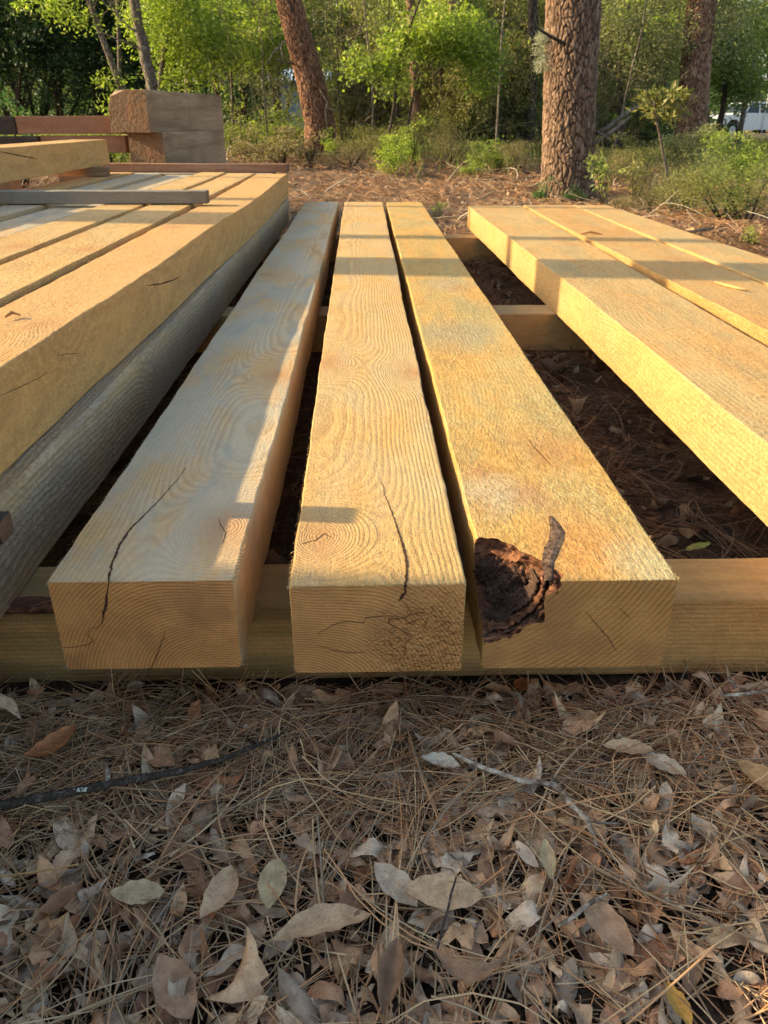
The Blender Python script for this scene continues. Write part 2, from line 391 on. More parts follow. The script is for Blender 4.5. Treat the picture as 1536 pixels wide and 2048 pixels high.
def litter_leaf(name, cols):
    N = NT(name)
    col = N.ramp(N.isl, cols)
    u, v, _ = N.sep(N.uv)
    mid = N.ramp(N.math('ABSOLUTE', N.math('SUBTRACT', v, .5)), [(.0, 1.), (.045, 0.)])
    vein = N.math('SINE', N.math('MULTIPLY', N.math('ADD', u, N.math('MULTIPLY', N.math('ABSOLUTE', N.math('SUBTRACT', v, .5)), -.55)), 62.))
    vein = N.ramp(vein, [(.82, 0.), (1., 1.)])
    mott = N.noise(N.pos, 55., 4, .65)
    fine = N.noise(N.pos, 260., 3, .7)
    col = N.mix(N.ramp(mott, [(.36, .62), (.6, 0.)]), col, N.mix(1., col, (.48, .42, .40), 'MULTIPLY'))
    col = N.mix(N.ramp(fine, [(.30, .7), (.42, 0.)]), col, (.07, .045, .03))
    col = N.mix(N.math('MULTIPLY', N.math('MAXIMUM', mid, N.math('MULTIPLY', vein, .35)), .45), col, N.mix(1., col, (1.5, 1.45, 1.35), 'MULTIPLY'))
    h = N.math('ADD', N.math('MULTIPLY', N.math('MAXIMUM', mid, N.math('MULTIPLY', vein, .6)), -.6), N.math('MULTIPLY', mott, .8))
    N.b.inputs['Specular IOR Level'].default_value = .3
    return N.out(col, .62, N.bump(h, .6, .0015))
LCOL = [(0, (.20, .12, .08)), (.15, (.38, .235, .145)), (.32, (.48, .33, .21)), (.5, (.33, .27, .215)), (.62, (.50, .38, .25)), (.74, (.46, .41, .345)),
        (.86, (.24, .20, .165)), (.94, (.42, .20, .10)), (1., (.50, .45, .37))]
M['litter'] = litter_leaf('dry_leaves', [(p, (c[0] * 1.60, c[1] * 1.44, c[2] * 1.28)) for p, c in LCOL])
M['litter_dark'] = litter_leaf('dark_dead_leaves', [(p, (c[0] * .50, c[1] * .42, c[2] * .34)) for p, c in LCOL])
M['litter_mid'] = litter_leaf('rusty_dead_leaves', [(p, (c[0] * 1.05, c[1] * .92, c[2] * .78)) for p, c in LCOL])
def flat_leaf(name, a, b): return litter_leaf(name, [(0, a), (1, b)])
N = NT('dry_needles')
M['needle'] = N.out(N.ramp(N.isl, [(0, (.18, .10, .06)), (.2, (.62, .34, .17)), (.4, (.40, .26, .15)), (.55, (.74, .50, .27)), (.68, (.30, .24, .18)), (.8, (.62, .30, .13)), (.9, (.22, .15, .10)), (1, (.84, .64, .38))]), .6)
N = NT('red_needles')
M['needle_red'] = N.out(N.ramp(N.isl, [(0, (.26, .13, .075)), (.35, (.46, .24, .12)), (.7, (.56, .36, .21)), (1, (.44, .34, .24))]), .6)

# ground
N = NT('forest_floor')
px_, py_, pz_ = N.sep(N.pos)
a = N.noise(N.pos, 3., 5, .65)
b_ = N.noise(N.vmath('MULTIPLY', N.pos, (60., 18., 30.)), 1., 4, .7, 1.2)
b2 = N.noise(N.vmath('MULTIPLY', N.pos, (16., 70., 30.)), 1., 4, .7, 1.2)
col = N.ramp(N.math('MULTIPLY_ADD', b_, .55, N.math('MULTIPLY', b2, .45)), [(.3, (.028, .016, .011)), (.48, (.12, .062, .036)), (.6, (.24, .125, .07)), (.75, (.33, .22, .14))])
far = N.ramp(N.math('DIVIDE', py_, 40.), [(.30, 0.), (.42, 1.)])
grn = N.math('MULTIPLY', far, N.ramp(a, [(.42, 0.), (.6, .8)]))
col = N.mix(grn, col, N.ramp(b_, [(.3, (.05, .06, .02)), (.7, (.17, .17, .06))]))
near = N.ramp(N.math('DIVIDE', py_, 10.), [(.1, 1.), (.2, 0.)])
sandy = N.math('MULTIPLY', N.ramp(N.math('DIVIDE', py_, 20.), [(.34, 0.), (.42, 1.)]), N.ramp(N.noise(N.pos, .9, 5, .7), [(.40, .15), (.6, .8)]))
col = N.mix(sandy, col, N.ramp(b_, [(.3, (.15, .10, .065)), (.7, (.42, .31, .22))]))
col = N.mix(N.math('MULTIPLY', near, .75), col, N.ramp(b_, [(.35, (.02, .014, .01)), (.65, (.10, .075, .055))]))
M['ground'] = N.out(col, .95, N.bump(N.math('ADD', b_, b2), .9, .03))

# ------------------------------------------------------------------ terrain
def sstep(a, b, x):
    t = np.clip((x - a) / (b - a), 0, 1)
    return t * t * (3 - 2 * t)
def hz(x, y):
    x = np.asarray(x, dtype=float); y = np.asarray(y, dtype=float)
    z = .42 * sstep(8.5, 15, y) * (1 - .75 * sstep(0.5, 6, x))
    z = z + .10 * sstep(15, 30, y)
    amp = .25 + .75 * sstep(7.5, 12, np.abs(y)) + .5 * sstep(3, 8, np.abs(x))
    z = z + .022 * amp * (np.sin(1.7 * x + .6) * np.cos(1.3 * y + .4) + .6 * np.sin(3.9 * x - 2.1 * y) + .4 * np.cos(6.3 * y + 2 * x))
    return z
HZ = lambda x, y: float(hz(x, y))
def spacing(a, b, d, lo, hi):
    c = list(np.arange(a, b, d)); q = b; s = d
    while q < hi: c.append(q); s *= 1.16; q += s
    c.append(hi); q = a - d; s = d
    while q > lo: c.insert(0, q); s *= 1.16; q -= s
    c.insert(0, lo)
    return np.array(c)
gx = spacing(-3, 4.5, .06, -320, 320); gy = spacing(-.3, 13, .06, -60, 420)
XX, YY = np.meshgrid(gx, gy)
ZZ = hz(XX, YY)
rg = np.random.default_rng(3)
fine = (np.abs(XX) < 6) & (YY < 14) & (YY > -1)
ZZ = ZZ + np.where(fine, rg.normal(0, .004, ZZ.shape), 0) - .004
nx_, ny_ = len(gx), len(gy)
idx = np.arange(nx_ * ny_).reshape(ny_, nx_)
q = np.stack([idx[:-1, :-1], idx[:-1, 1:], idx[1:, 1:], idx[1:, :-1]], -1).reshape(-1, 4)
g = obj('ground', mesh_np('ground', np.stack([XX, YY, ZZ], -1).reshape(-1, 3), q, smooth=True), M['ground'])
tag(g, kind='structure')

# ------------------------------------------------------------------ timbers
def sliver(mb, p, d, L, wd, up, rnd):
    """a small torn fibre"""
    s = d.cross(up)
    s = s.normalized() * wd if s.length > 1e-6 else Vector((wd, 0, 0))
    q1 = p + d * L * .55 + up * rnd.uniform(-.15, .35) * L
    q2 = p + d * L + up * rnd.uniform(-.5, .5) * L
    mb.add([p - s, p + s, q1 + s * .6, q1 - s * .6, q2], [(0, 1, 2, 3), (3, 2, 4)])

def timber_mesh(name, XL, XR, y0, y1, z0, z1, seed, wav=.003, wane=None, fuzz=1., chips=0, ny=150, cutter=None, crook=None, fuzz_end=True, skip=None):
    """XL, XR: (near, far) x of the left and right faces. Returns mesh in local coords with origin at the near end's bottom centre"""
    rnd = random.Random(seed)
    ox = (XL[0] + XR[0]) / 2
    L = y1 - y0
    v, f = [], []
    b = .003
    ys = [0, .004] + [.004 + (L - .008) * (i / ny) ** 1.5 for i in range(1, ny)] + [L - .004, L]
    so = seed * 13.7
    def nz(a, t, k=1.): return mnoise.noise(Vector((a + so, t * k, so * .37)))
    rings = []
    for i, y in enumerate(ys):
        t = y / L
        cx = crook(t) if crook else 0
        xl = XL[0] + (XL[1] - XL[0]) * t - ox + wav * (nz(1, y, 1.1) + .4 * nz(2, y, 6)) + cx
        xr = XR[0] + (XR[1] - XR[0]) * t - ox + wav * (nz(3, y, 1.1) + .4 * nz(4, y, 6)) + cx
        zt = z1 - z0 + .5 * wav * nz(5, y, 1.)
        h = zt + .0012 * nz(31, y, 13)
        e = b * (1.4 if i in (0, len(ys) - 1) else 1)
        if i in (0, len(ys) - 1): xl += .0015; xr -= .0015; h -= .0015
        xl += .0016 * nz(32, y, 22) + .0012 * nz(34, y, 60); xr += .0016 * nz(33, y, 22) + .0012 * nz(35, y, 60)
        wR = wane(y, nz) if wane else (b, b)
        pts = [(xl, e), (xl + e, 0), (xr - e, 0), (xr, e), (xr - .001 * nz(7, y, 3), h * .5), (xr, h - wR[1]), (xr - wR[0] * .5, h - wR[1] * .5) if wane else (xr - e * .3, h - e * .3),
               (xr - wR[0], h), ((xl + xr) / 2, h + .0012 * nz(8, y, 4)), (xl + e, h), (xl, h - e), (xl + .001 * nz(9, y, 3), h * .5)]
        rings.append([len(v) + k for k in range(len(pts))])
        v += [Vector((p[0], y, p[1])) for p in pts]
    n = len(rings[0])
    for i in range(len(rings) - 1):
        a, c = rings[i], rings[i + 1]
        for k in range(n):
            k2 = (k + 1) % n
            f.append((a[k], a[k2], c[k2], c[k]))
    f.append(tuple(reversed(rings[0]))); f.append(tuple(rings[-1]))
    f = [tuple(reversed(q)) for q in f]
    me = mesh_pd(name, v, f)
    bm = bmesh.new(); bm.from_mesh(me); bmesh.ops.recalc_face_normals(bm, faces=bm.faces); bm.to_mesh(me); bm.free()
    if cutter:
        tmp = bpy.data.objects.new('tmp', me); COL.objects.link(tmp)
        cut = bpy.data.objects.new('cut', cutter); COL.objects.link(cut)
        md = tmp.modifiers.new('b', 'BOOLEAN'); md.operation = 'DIFFERENCE'; md.object = cut; md.solver = 'EXACT'
        try: md.material_mode = 'TRANSFER'
        except Exception: pass
        me.materials.append(M['right']); 
        dg = bpy.context.evaluated_depsgraph_get()
        me2 = bpy.data.meshes.new_from_object(tmp.evaluated_get(dg))
        bpy.data.objects.remove(tmp); bpy.data.objects.remove(cut)
        me = me2; me.name = name
    mb = MB()
    hh = z1 - z0
    nf = int(900 * fuzz)
    for k in range(nf):
        y = L * rnd.random() ** 2.2
        t = y / L; cx = crook(t) if crook else 0
        side = rnd.choice((-1, 1))
        x = (XL[0] + (XL[1] - XL[0]) * t if side < 0 else XR[0] + (XR[1] - XR[0]) * t) - ox + cx
        if wane and side > 0: continue
        if skip and skip(x, y): continue
        z = hh - rnd.uniform(0, .004)
        if rnd.random() < .3: z = rnd.uniform(.001, .008)
        d = Vector((side * rnd.uniform(.2, 1), rnd.uniform(-1, 1), rnd.uniform(-.6, .25))).normalized()
        sliver(mb, Vector((x - side * .002, y, z)), d, rnd.uniform(.002, .007) * (1.6 if rnd.random() < .1 else 1), rnd.uniform(.0002, .0006), Vector((0, 0, 1)), rnd)
    if fuzz_end:
        for k in range(int(260 * fuzz)):
            x = rnd.uniform(XL[0], XR[0]) - ox
            if skip and skip(x, 0): continue
            z = rnd.choice((hh - .001, hh - .001, .001))
            sliver(mb, Vector((x, .002, z)), Vector((rnd.uniform(-.5, .5), -1, rnd.uniform(-.3, .3))).normalized(), rnd.uniform(.0015, .0045), rnd.uniform(.0003, .0007), Vector((0, 0, 1)), rnd)
    for k in range(chips):
        y = L * rnd.random() ** 1.1; t = y / L
        # chips gather in patches and along the edges
        x = XL[0] + (XL[1] - XL[0]) * t - ox + ((XR[0] - XL[0]) * (rnd.random() if rnd.random() < .5 else rnd.choice((rnd.random() ** 3 * .3, 1 - rnd.random() ** 3 * .3))))
        if mnoise.noise(Vector((x * 6, y * 3, so))) < -.12: continue
        a = rnd.uniform(0, 6.28)
        d = Vector((math.cos(a), math.sin(a), rnd.uniform(0, .5))).normalized()
        sliver(mb, Vector((x, y, hh + .0008)), d, rnd.uniform(.003, .011), rnd.uniform(.0006, .0018), Vector((0, 0, 1)), rnd)
    if mb.v:
        fm = mb.mesh('tmpf')
        bm = bmesh.new(); bm.from_mesh(me); bm.from_mesh(fm); bm.to_mesh(me); bm.free()
        bpy.data.meshes.remove(fm)
    return me, Vector((ox, y0, z0))

def timber(label, XL, XR, y0, y1, z0, z1, mat, seed, group=None, name='timber', cat='timber', **kw):
    me, o = timber_mesh(name, XL, XR, y0, y1, z0, z1, seed, **kw)
    t = obj(name, me, M[mat])
    t.location = o
    tag(t, label, cat, group)
    return t

BV = {}
def on_face(parent, p, nrm):
    """drop the local point p onto the parent's own surface along nrm"""
    me = parent.data
    if me.name not in BV:
        BV[me.name] = BVHTree.FromPolygons([v.co for v in me.vertices], [tuple(q.vertices) for q in me.polygons if q.area > 4e-5])
    h = BV[me.name].ray_cast(p + nrm * .02, -nrm, .04)
    return h[0] if h[0] is not None else p
def crack(parent, pts, wd, nrm, name='crack', jag=.0005, seed=0):
    """an open drying check: a thin dark sliver following pts (world) on a face with normal nrm"""
    if isinstance(wd, (tuple, list)): wd = tuple(k * .8 for k in wd)
    else: wd *= .62
    rnd = random.Random(seed + len(pts))
    o = parent.location; nrm = Vector(nrm)
    P = [Vector(p) for p in pts]
    D = []
    for i in range(len(P) - 1):
        n = max(2, int((P[i + 1] - P[i]).length / .006))
        for k in range(n): D.append(P[i].lerp(P[i + 1], k / n))
    D.append(P[-1])
    v = []; m = len(D)
    for i, p in enumerate(D):
        t = (D[min(i + 1, m - 1)] - D[max(i - 1, 0)]).normalized()
        s = t.cross(nrm).normalized()
        u = i / (m - 1)
        if isinstance(wd, (tuple, list)):
            q = u * (len(wd) - 1); k = min(int(q), len(wd) - 2); ww = wd[k] + (wd[k + 1] - wd[k]) * (q - k)
        else: ww = wd * (math.sin(math.pi * min(max(u, .02), .98)) ** .5)
        ww *= rnd.uniform(.55, 1.3)
        c = p + s * rnd.gauss(0, jag)
        c = on_face(parent, c - o, nrm)
        v += [c - s * ww / 2 + nrm * .0007, c + s * ww / 2 + nrm * .0007, c + s * ww / 2 - nrm * .003, c - s * ww / 2 - nrm * .003]
    f = []
    for i in range(m - 1):
        a = i * 4; f += [(a, a + 1, a + 5, a + 4), (a + 1, a + 2, a + 6, a + 5), (a + 3, a, a + 4, a + 7)]
    return obj(name, mesh_pd(name, v, f), M['crack'], parent)

ZT = .320; ZB = .163
GC = 'freshly sawn timbers laid in a row on bearers'
# three central beams
tl = timber('shaded pine timber, leftmost of the three middle ones, long split at its near end', (-.466, -.469), (-.193, -.202), .975, 6.78, ZB, ZT, 'left', 1, GC, fuzz=1.6, wav=.006)
tm = timber('sunlit pine timber in the centre with a curved split running to its end grain', (-.115, -.153), (.140, .154), .958, 6.77, ZB, ZT, 'mid', 2, GC, fuzz=1.5, wav=.006)
# bark pocket cutter in local coordinates of the right central timber (origin x=.3135,y=.962,z=.163)
RX, RY, RZ = (.174 + .455) / 2, .962, ZB
def blob_mesh(name, c, r, sub, fn, mats):
    bm = bmesh.new(); bmesh.ops.create_icosphere(bm, subdivisions=sub, radius=1)
    for v in bm.verts:
        n = v.co.normalized(); k = fn(n)
        v.co = Vector((c[0] + n.x * r[0] * k, c[1] + n.y * r[1] * k, c[2] + n.z * r[2] * k))
    me = bpy.data.meshes.new(name); bm.to_mesh(me); bm.free()
    for m_ in mats: me.materials.append(m_)
    return me
cx_ = -.1405
cut = blob_mesh('cut', (cx_ - .012, -.004, .150), (.115, .150, .104), 5,
                lambda n: 1 + .16 * mnoise.noise(n * 2.3 + Vector((3, 1, 7))) + .09 * mnoise.noise(n * 6) + .05 * mnoise.noise(n * 17), [M['barkrim']])
tr = timber('pine timber right of the middle with a dark bark pocket in its near corner', (.174, .183), (.455, .466), .962, 6.76, ZB, ZT, 'right', 3, GC, fuzz=1.4, wav=.005, cutter=cut, skip=lambda x, y: x < -.02 and y < .17)
# bark inside the pocket
def rugged(n):
    p = n * 2.6
    rdg = abs(mnoise.noise(p * 1.3 + Vector((5, 2, 1)))) * .34 + abs(mnoise.noise(p * 3.1)) * .16 + mnoise.noise(p * 7.) * .07
    return .90 + rdg - .16
bm_ = bmesh.new()
for c_b, r_b in (((-.088, .088, .078), (.046, .040, .040)), ((-.062, .105, .100), (.036, .036, .032)), ((-.108, .120, .100), (.034, .030, .030)), ((-.078, .052, .086), (.030, .030, .026)), ((-.112, .050, .060), (.026, .024, .016))):
    t_ = blob_mesh('t', c_b, r_b, 5, lambda n: rugged(n + Vector(c_b) * 9), [])
    bm_.from_mesh(t_); bpy.data.meshes.remove(t_)
me = bpy.data.meshes.new('bark_inclusion'); bm_.to_mesh(me); bm_.free()
for v in me.vertices:
    v.co.y = max(v.co.y, .003)
bk = obj('bark_inclusion', me, M['innerbark'], tr)
rnd = random.Random(8)
CC = Vector((cx_ - .012, 0, .150))
for j_, (rf, ya, yb, a0, a1, mt) in enumerate(((1.0, .000, .016, -.12, 1.50, 'barkrim'), (.95, .004, .026, -.10, 1.45, 'innerbark'), (.90, .010, .040, .0, 1.35, 'barkrim'), (.82, .020, .055, .05, 1.2, 'innerbark'))):
    v, f = [], []; na_, nb_ = 44, 5
    for p_ in range(na_ + 1):
        a = a0 + (a1 - a0) * p_ / na_
        for q_ in range(nb_ + 1):
            t = q_ / nb_
            nn_ = mnoise.noise(Vector((a * 5, j_ * 3.1, t * 1.5))) * .06 + mnoise.noise(Vector((a * 19, j_ * 5.7, t * 3))) * .035
            rr = rf + nn_ + .10 * t * (1 - t) * (1 if j_ % 2 else -.6)
            edge = .007 * mnoise.noise(Vector((a * 12, j_ * 7.7, 3. if q_ else 0.)))
            v.append(Vector((CC.x + .115 * rr * math.cos(a), ya + (yb - ya) * t + edge * (1 if q_ in (0, nb_) else .3) + .002, CC.z - .104 * rr * math.sin(a))))
    for p_ in range(na_):
        for q_ in range(nb_):
            k0 = p_ * (nb_ + 1) + q_; f.append((k0, k0 + 1, k0 + nb_ + 2, k0 + nb_ + 1))
    nv = len(v)
    for p_ in list(v): v.append(p_ + (CC - Vector((p_.x, 0, p_.z))).normalized() * .0035)
    f += [tuple(x + nv for x in reversed(q)) for q in list(f)]
    for p_ in range(na_):
        k0 = p_ * (nb_ + 1); f.append((k0, k0 + nb_ + 1, k0 + nb_ + 1 + nv, k0 + nv))
    for k_ in range(len(v)):
        v[k_].x = max(v[k_].x, -.1395); v[k_].z = min(v[k_].z, .1545)
    obj('bark_layer', mesh_pd('bark_layer', v, f, True), M[mt], tr)
# hook-shaped tail of bark on the top face
mb = MB()
hook = [(1098, 1158, 9), (1099, 1142, 12), (1098, 1126, 15), (1102, 1110, 17), (1106, 1095, 18), (1114, 1080, 18), (1117, 1066, 17), (1113, 1052, 14), (1106, 1041, 9), (1101, 1033, 2)]
vt = []
for i, (x, y, wd) in enumerate(hook):
    n_ = .003 * mnoise.noise(Vector((i * 3.3, 2, 1)))
    a = G(x - wd, y, ZT); b = G(x + wd * .8, y, ZT)
    for q in range(6):
        t = q / 5; p = a.lerp(b, t); h_ = .0008 + math.sin(math.pi * t) * .0020 + .0014 * mnoise.noise(p * 150)
        pl = on_face(tr, Vector((p.x - RX, p.y - RY, ZT - ZB)), Vector((0, 0, 1))) if i else Vector((p.x - RX, p.y - RY, ZT - ZB - .004))
        vt.append(Vector((pl.x, pl.y, max(pl.z, ZT - ZB - .006) + h_ - .0006 + n_ * .2)))
for i in range(len(hook) - 1):
    for q in range(5): a = i * 6 + q; mb.f.append((a, a + 1, a + 7, a + 6))
mb.v = vt
N = NT('bark_grey_brown'); hn = N.noise(N.obj, 90., 5, .7, .5)
M['hookbark'] = N.out(N.ramp(hn, [(.35, (.03, .015, .010)), (.5, (.12, .072, .048)), (.7, (.20, .14, .10))]), .85, N.bump(hn, .8, .004))
mb.build('bark_hook', M['hookbark'], tr)

def top_c(par, px, wd, z=ZT, **k): return crack(par, [G(x, y, z) for x, y in px], wd, (0, 0, 1), **k)
def end_c(par, px, wd, Y, **k): return crack(par, [F(x, y, Y) for x, y in px], wd, (0, -1, 0), **k)
top_c(tl, [(219, 1153), (224, 1128), (240, 1090), (262, 1058), (290, 1030), (322, 997), (350, 965), (372, 935)], (.0045, .005, .0042, .0028, .0018, .001, .0004))
yl = .9742
end_c(tl, [(219, 1148), (217, 1168), (213, 1190), (212, 1213), (208, 1225), (206, 1240), (203, 1250)], (.0055, .0005, .0045, .006, .0045, .003, .001), yl)
end_c(tl, [(203, 1250), (190, 1256), (178, 1260), (175, 1270), (188, 1282), (176, 1290), (150, 1294), (124, 1295)], .0013, yl)
end_c(tl, [(330, 1262), (322, 1290), (310, 1320), (295, 1347)], .0018, yl)



top_c(tl, [(437, 1038), (441, 1052), (452, 1066), (449, 1078), (444, 1088)], .0018)


top_c(tm, [(810, 1172), (814, 1140), (812, 1112), (803, 1080), (792, 1048), (780, 1015), (770, 988), (763, 962)], (.005, .0055, .0045, .003, .0026, .0018, .001, .0005))
ym = .9572
end_c(tm, [(811, 1168), (810, 1185), (803, 1196), (798, 1204)], (.005, .006, .005, .001), ym)
end_c(tm, [(635, 1268), (655, 1255), (680, 1245), (700, 1243), (728, 1245), (732, 1236), (770, 1232), (800, 1233)], .0016, ym)
end_c(tm, [(806, 1205), (820, 1218), (822, 1228), (812, 1236), (780, 1238), (776, 1246), (798, 1256), (826, 1272), (812, 1285), (808, 1318)], .0014, ym)
end_c(tm, [(636, 1292), (665, 1300), (695, 1305), (730, 1306)], .0012, ym)
top_c(tm, [(603, 1087), (630, 1080), (648, 1066), (662, 1074)], .002)

yr = .9612
end_c(tr, [(1170, 1222), (1195, 1250), (1215, 1275), (1234, 1303)], .0016, yr)
end_c(tr, [(1238, 1215), (1262, 1240)], .0011, yr)
top_c(tr, [(1055, 878), (1078, 905), (1104, 932)], .0018)
# three on the right
GR = 'sawn timbers lying across the bearers on the right'
r1 = timber('long sunlit timber with a bright left face, first beyond the gap on the right', (.838, .811), (1.180, 1.218), .92, 6.42, ZB, ZT + .002, 'far_a', 11, GR, fuzz=.8, chips=900, wav=.008)
r2 = timber('orange tinted timber between two others on the right with a splinter on top', (1.283, 1.242), (1.606, 1.615), .95, 6.45, ZB, ZT + .003, 'far_b', 12, GR, fuzz=.5, chips=600, wav=.007)
r3 = timber('outermost timber on the far right beside the brush', (1.668, 1.636), (1.995, 1.906), .97, 6.48, ZB, ZT, 'far_a', 13, GR, fuzz=.4, chips=400, wav=.006)
tw = [G(x, y, ZT + .003) for x, y in ((1165, 470), (1185, 466), (1205, 470))]
# pitch streak and torn fibres on the left face of the first right timber
def face_x(px, X):
    r_ = []
    for x, y in px:
        d = ray(x, y); t = X / d.x; r_.append(Vector((X, d.y * t, CH + d.z * t)))
    return r_
# left pile, upper layer
PT = .516; PB = .341
GP = 'timbers packed side by side in the left pile'
pile = [(-.878, -.862, -.657, -.613, 'pile_a', 'right edge timber of the left pile with a wide tan face and cracks', 600),
        (-1.112, -1.11, -.905, -.895, 'pile_b', 'second timber from the right edge of the left pile, covered in sawdust', 2400),
        (-1.36, -1.345, -1.150, -1.138, 'pile_b', 'third timber from the right edge of the left pile, dusted with shavings', 2000),
        (-1.62, -1.605, -1.405, -1.392, 'pile_c', 'timber coloured shade-grey in the left pile, fourth from its right edge', 600),
        (-1.86, -1.855, -1.665, -1.655, 'pile_c', 'timber coloured shade-grey in the left pile next to the raised one', 300),
        (-2.12, -2.11, -1.91, -1.90, 'pile_a', 'timber of the left pile lying under the raised timber', 200)]
PZ = [0, .004, .010, -.004, .006, .010]
up = []
for i, (a, b, c, d, m_, lab, ch) in enumerate(pile):
    up.append(timber(lab, (a, b), (c, d), -.45 + .06 * i, 6.99 + .05 * (i % 3), PB, PT + PZ[i], m_, 20 + i, GP, fuzz=1.2 if i == 0 else .7, chips=ch, wav=.010 if i == 0 else .008,
                     crook=(lambda t: -.012 * math.sin(t * 7.) ) if i == 0 else None))
def wane_fn(y, nz):
    k = .5 + .5 * nz(11, y, .8) + .25 * nz(12, y, 2.6)
    k = max(.08, min(1., k))
    return (.016 * k + .002, .012 * k + .002)
low = timber('grey waney-edged timber under the right edge of the left pile', (-.88, -.87), (-.622, -.606), -.40, 6.95, ZB, PB - .004, 'pile_low', 40, fuzz=.6, wane=wane_fn, wav=.006)
for k, (a, b) in enumerate(((-1.17, -.92), (-1.50, -1.24), (-2.1, -1.8))):
    timber('lower timber of the left pile, %s' % ('beside the waney-edged one', 'under the middle of the pile', 'under its outer side')[k], (a, a), (b, b), -.35, 6.9, ZB, PB - .004, 'pile_low', 41 + k, 'lower timbers of the left pile', fuzz=0)
def pile_face(px): return face_x(px, -.652)
def fc(px, wd, X=-.652, par=None): return crack(par or up[0], face_x(px, X), wd, (1, 0, 0))
fc([(2, 793), (30, 782), (60, 768), (100, 745)], .0016, -.6545)
fc([(296, 571), (320, 568), (345, 560), (360, 552)], .008, -.641)
fc([(122, 711), (145, 707), (165, 707)], .0018, -.650)

# long bearers on the ground
GB = 'bearer timbers on the ground under the beams'
def bearer(label, y0, y1, mat, seed, x0=-2.6, x1=2.25, z1=ZB - .001, **kw):
    me, o = timber_mesh('bearer_timber', (-(y1 - y0) / 2, -(y1 - y0) / 2), ((y1 - y0) / 2, (y1 - y0) / 2), 0, x1 - x0, 0, z1, seed, wav=.004, fuzz=.5, fuzz_end=False, **kw)
    t = obj('bearer_timber', me, M[mat]); t.location = (x0, (y0 + y1) / 2, 0.0); t.rotation_euler = (0, 0, -math.pi / 2)
    return tag(t, label, 'timber', GB)
be = bearer('stained bearer timber on the ground under the near ends of the beams', 1.145, 1.292, 'skid', 60)
bearer('bearer timber crossing the dark gap halfway along the right beams', 3.40, 3.585, 'skid_b', 61)
bearer('bearer timber under the far ends of the beams, seen in the gap', 5.84, 6.02, 'skid_b', 62)
# reddish bark strip left along the top edge of the near bearer
mb = MB(); rnd = random.Random(5)
n = 70; v = []
for i in range(n + 1):
    x = -1.1 + i / n * .62
    hh = .0035 + .004 * abs(mnoise.noise(Vector((x * 30, 0, 0))))
    yy = .020 * (1 + .6 * mnoise.noise(Vector((x * 14, 3, 0))))
    v += [Vector((x, 1.1435, .163 - .010 - .006 * mnoise.noise(Vector((x * 22, 7, 0))))), Vector((x, 1.1415, .163 - .004)), Vector((x, 1.146, .163 + hh)), Vector((x, 1.150 + yy, .163 + hh)), Vector((x, 1.156 + yy * 1.5, .1615))]
f = []
for i in range(n):
    for k in range(4): a = i * 5 + k; f.append((a, a + 1, a + 6, a + 5))
o_ = obj('bark_strip', mesh_pd('bark_strip', v, f), M['barkrim']); o_.parent = be; o_.matrix_parent_inverse = Matrix.LocRotScale(be.location, be.rotation_euler, None).inverted()

# dark sticker poking out between the layers at the left edge of the view
def plank(name, label, cat, loc, size, rz, mat, seed, rx=0, group=None, **kw):
    me, o = timber_mesh(name, (-size[0] / 2, -size[0] / 2), (size[0] / 2, size[0] / 2), 0, size[1], 0, size[2], seed, wav=kw.pop('wav', .003), fuzz=kw.pop('fuzz', .1), fuzz_end=False, ny=30, **kw)
    t = obj(name, me, M[mat]); t.location = loc; t.rotation_euler = (rx, 0, rz)
    return tag(t, label, cat, group)
plank('spacer_stick', 'dark wet spacer stick poking out between the two layers at the left edge', 'board', (-.594, 1.150, .300), (.052, .30, .038), math.pi / 2, 'oldblack', 71)
# grey board lying across the pile
plank('weathered_board', 'weathered grey board lying across the top of the left pile', 'board', (-.812, 4.40, PT + .011), (.085, 1.95, .062), math.pi / 2 - .004, 'oldgrey', 72)
# raised third layer timber
rt_ = timber('thick tan timber raised on top of the left pile with a long crack', (-2.32, -2.32), (-2.055, -2.045), 1.6, 6.95, .594, .774, 'pile_a', 73, fuzz=.3)
fc([(0, 303), (25, 308), (50, 313), (76, 318)], .012, -2.046, rt_)
plank('spacer_stick', 'spacer stick under the near part of the raised timber', 'board', (-1.98, 2.4, .530), (.09, .42, .062), math.pi / 2, 'oldbrown', 74)
plank('spacer_stick', 'spacer stick under the far end of the raised timber', 'board', (-1.95, 6.55, .530), (.09, .42, .062), math.pi / 2, 'oldbrown', 75)
# brown board just behind the far ends of the pile
plank('brown_board', 'narrow brown board lying behind the far ends of the left pile', 'board', (-.655, 7.46, .505), (.12, 2.1, .066), math.pi / 2 - .10, 'oldred', 76)
timber('grey beam on end blocks just behind the left pile', (-2.6, -2.6), (-.78, -.78), 7.30, 7.62, .22, .500, 'oldgrey', 77, name='grey_beam', fuzz=0)
timber('block under the grey beam behind the left pile, on the bare ground', (-1.2, -1.2), (-.84, -.84), 7.34, 7.58, -.01, .219, 'oldbrown', 78, name='wood_block', cat='block', fuzz=0)
timber('block carrying the outer end of the grey beam', (-2.5, -2.5), (-2.1, -2.1), 7.34, 7.58, -.01, .219, 'oldbrown', 79, name='wood_block', cat='block', fuzz=0)

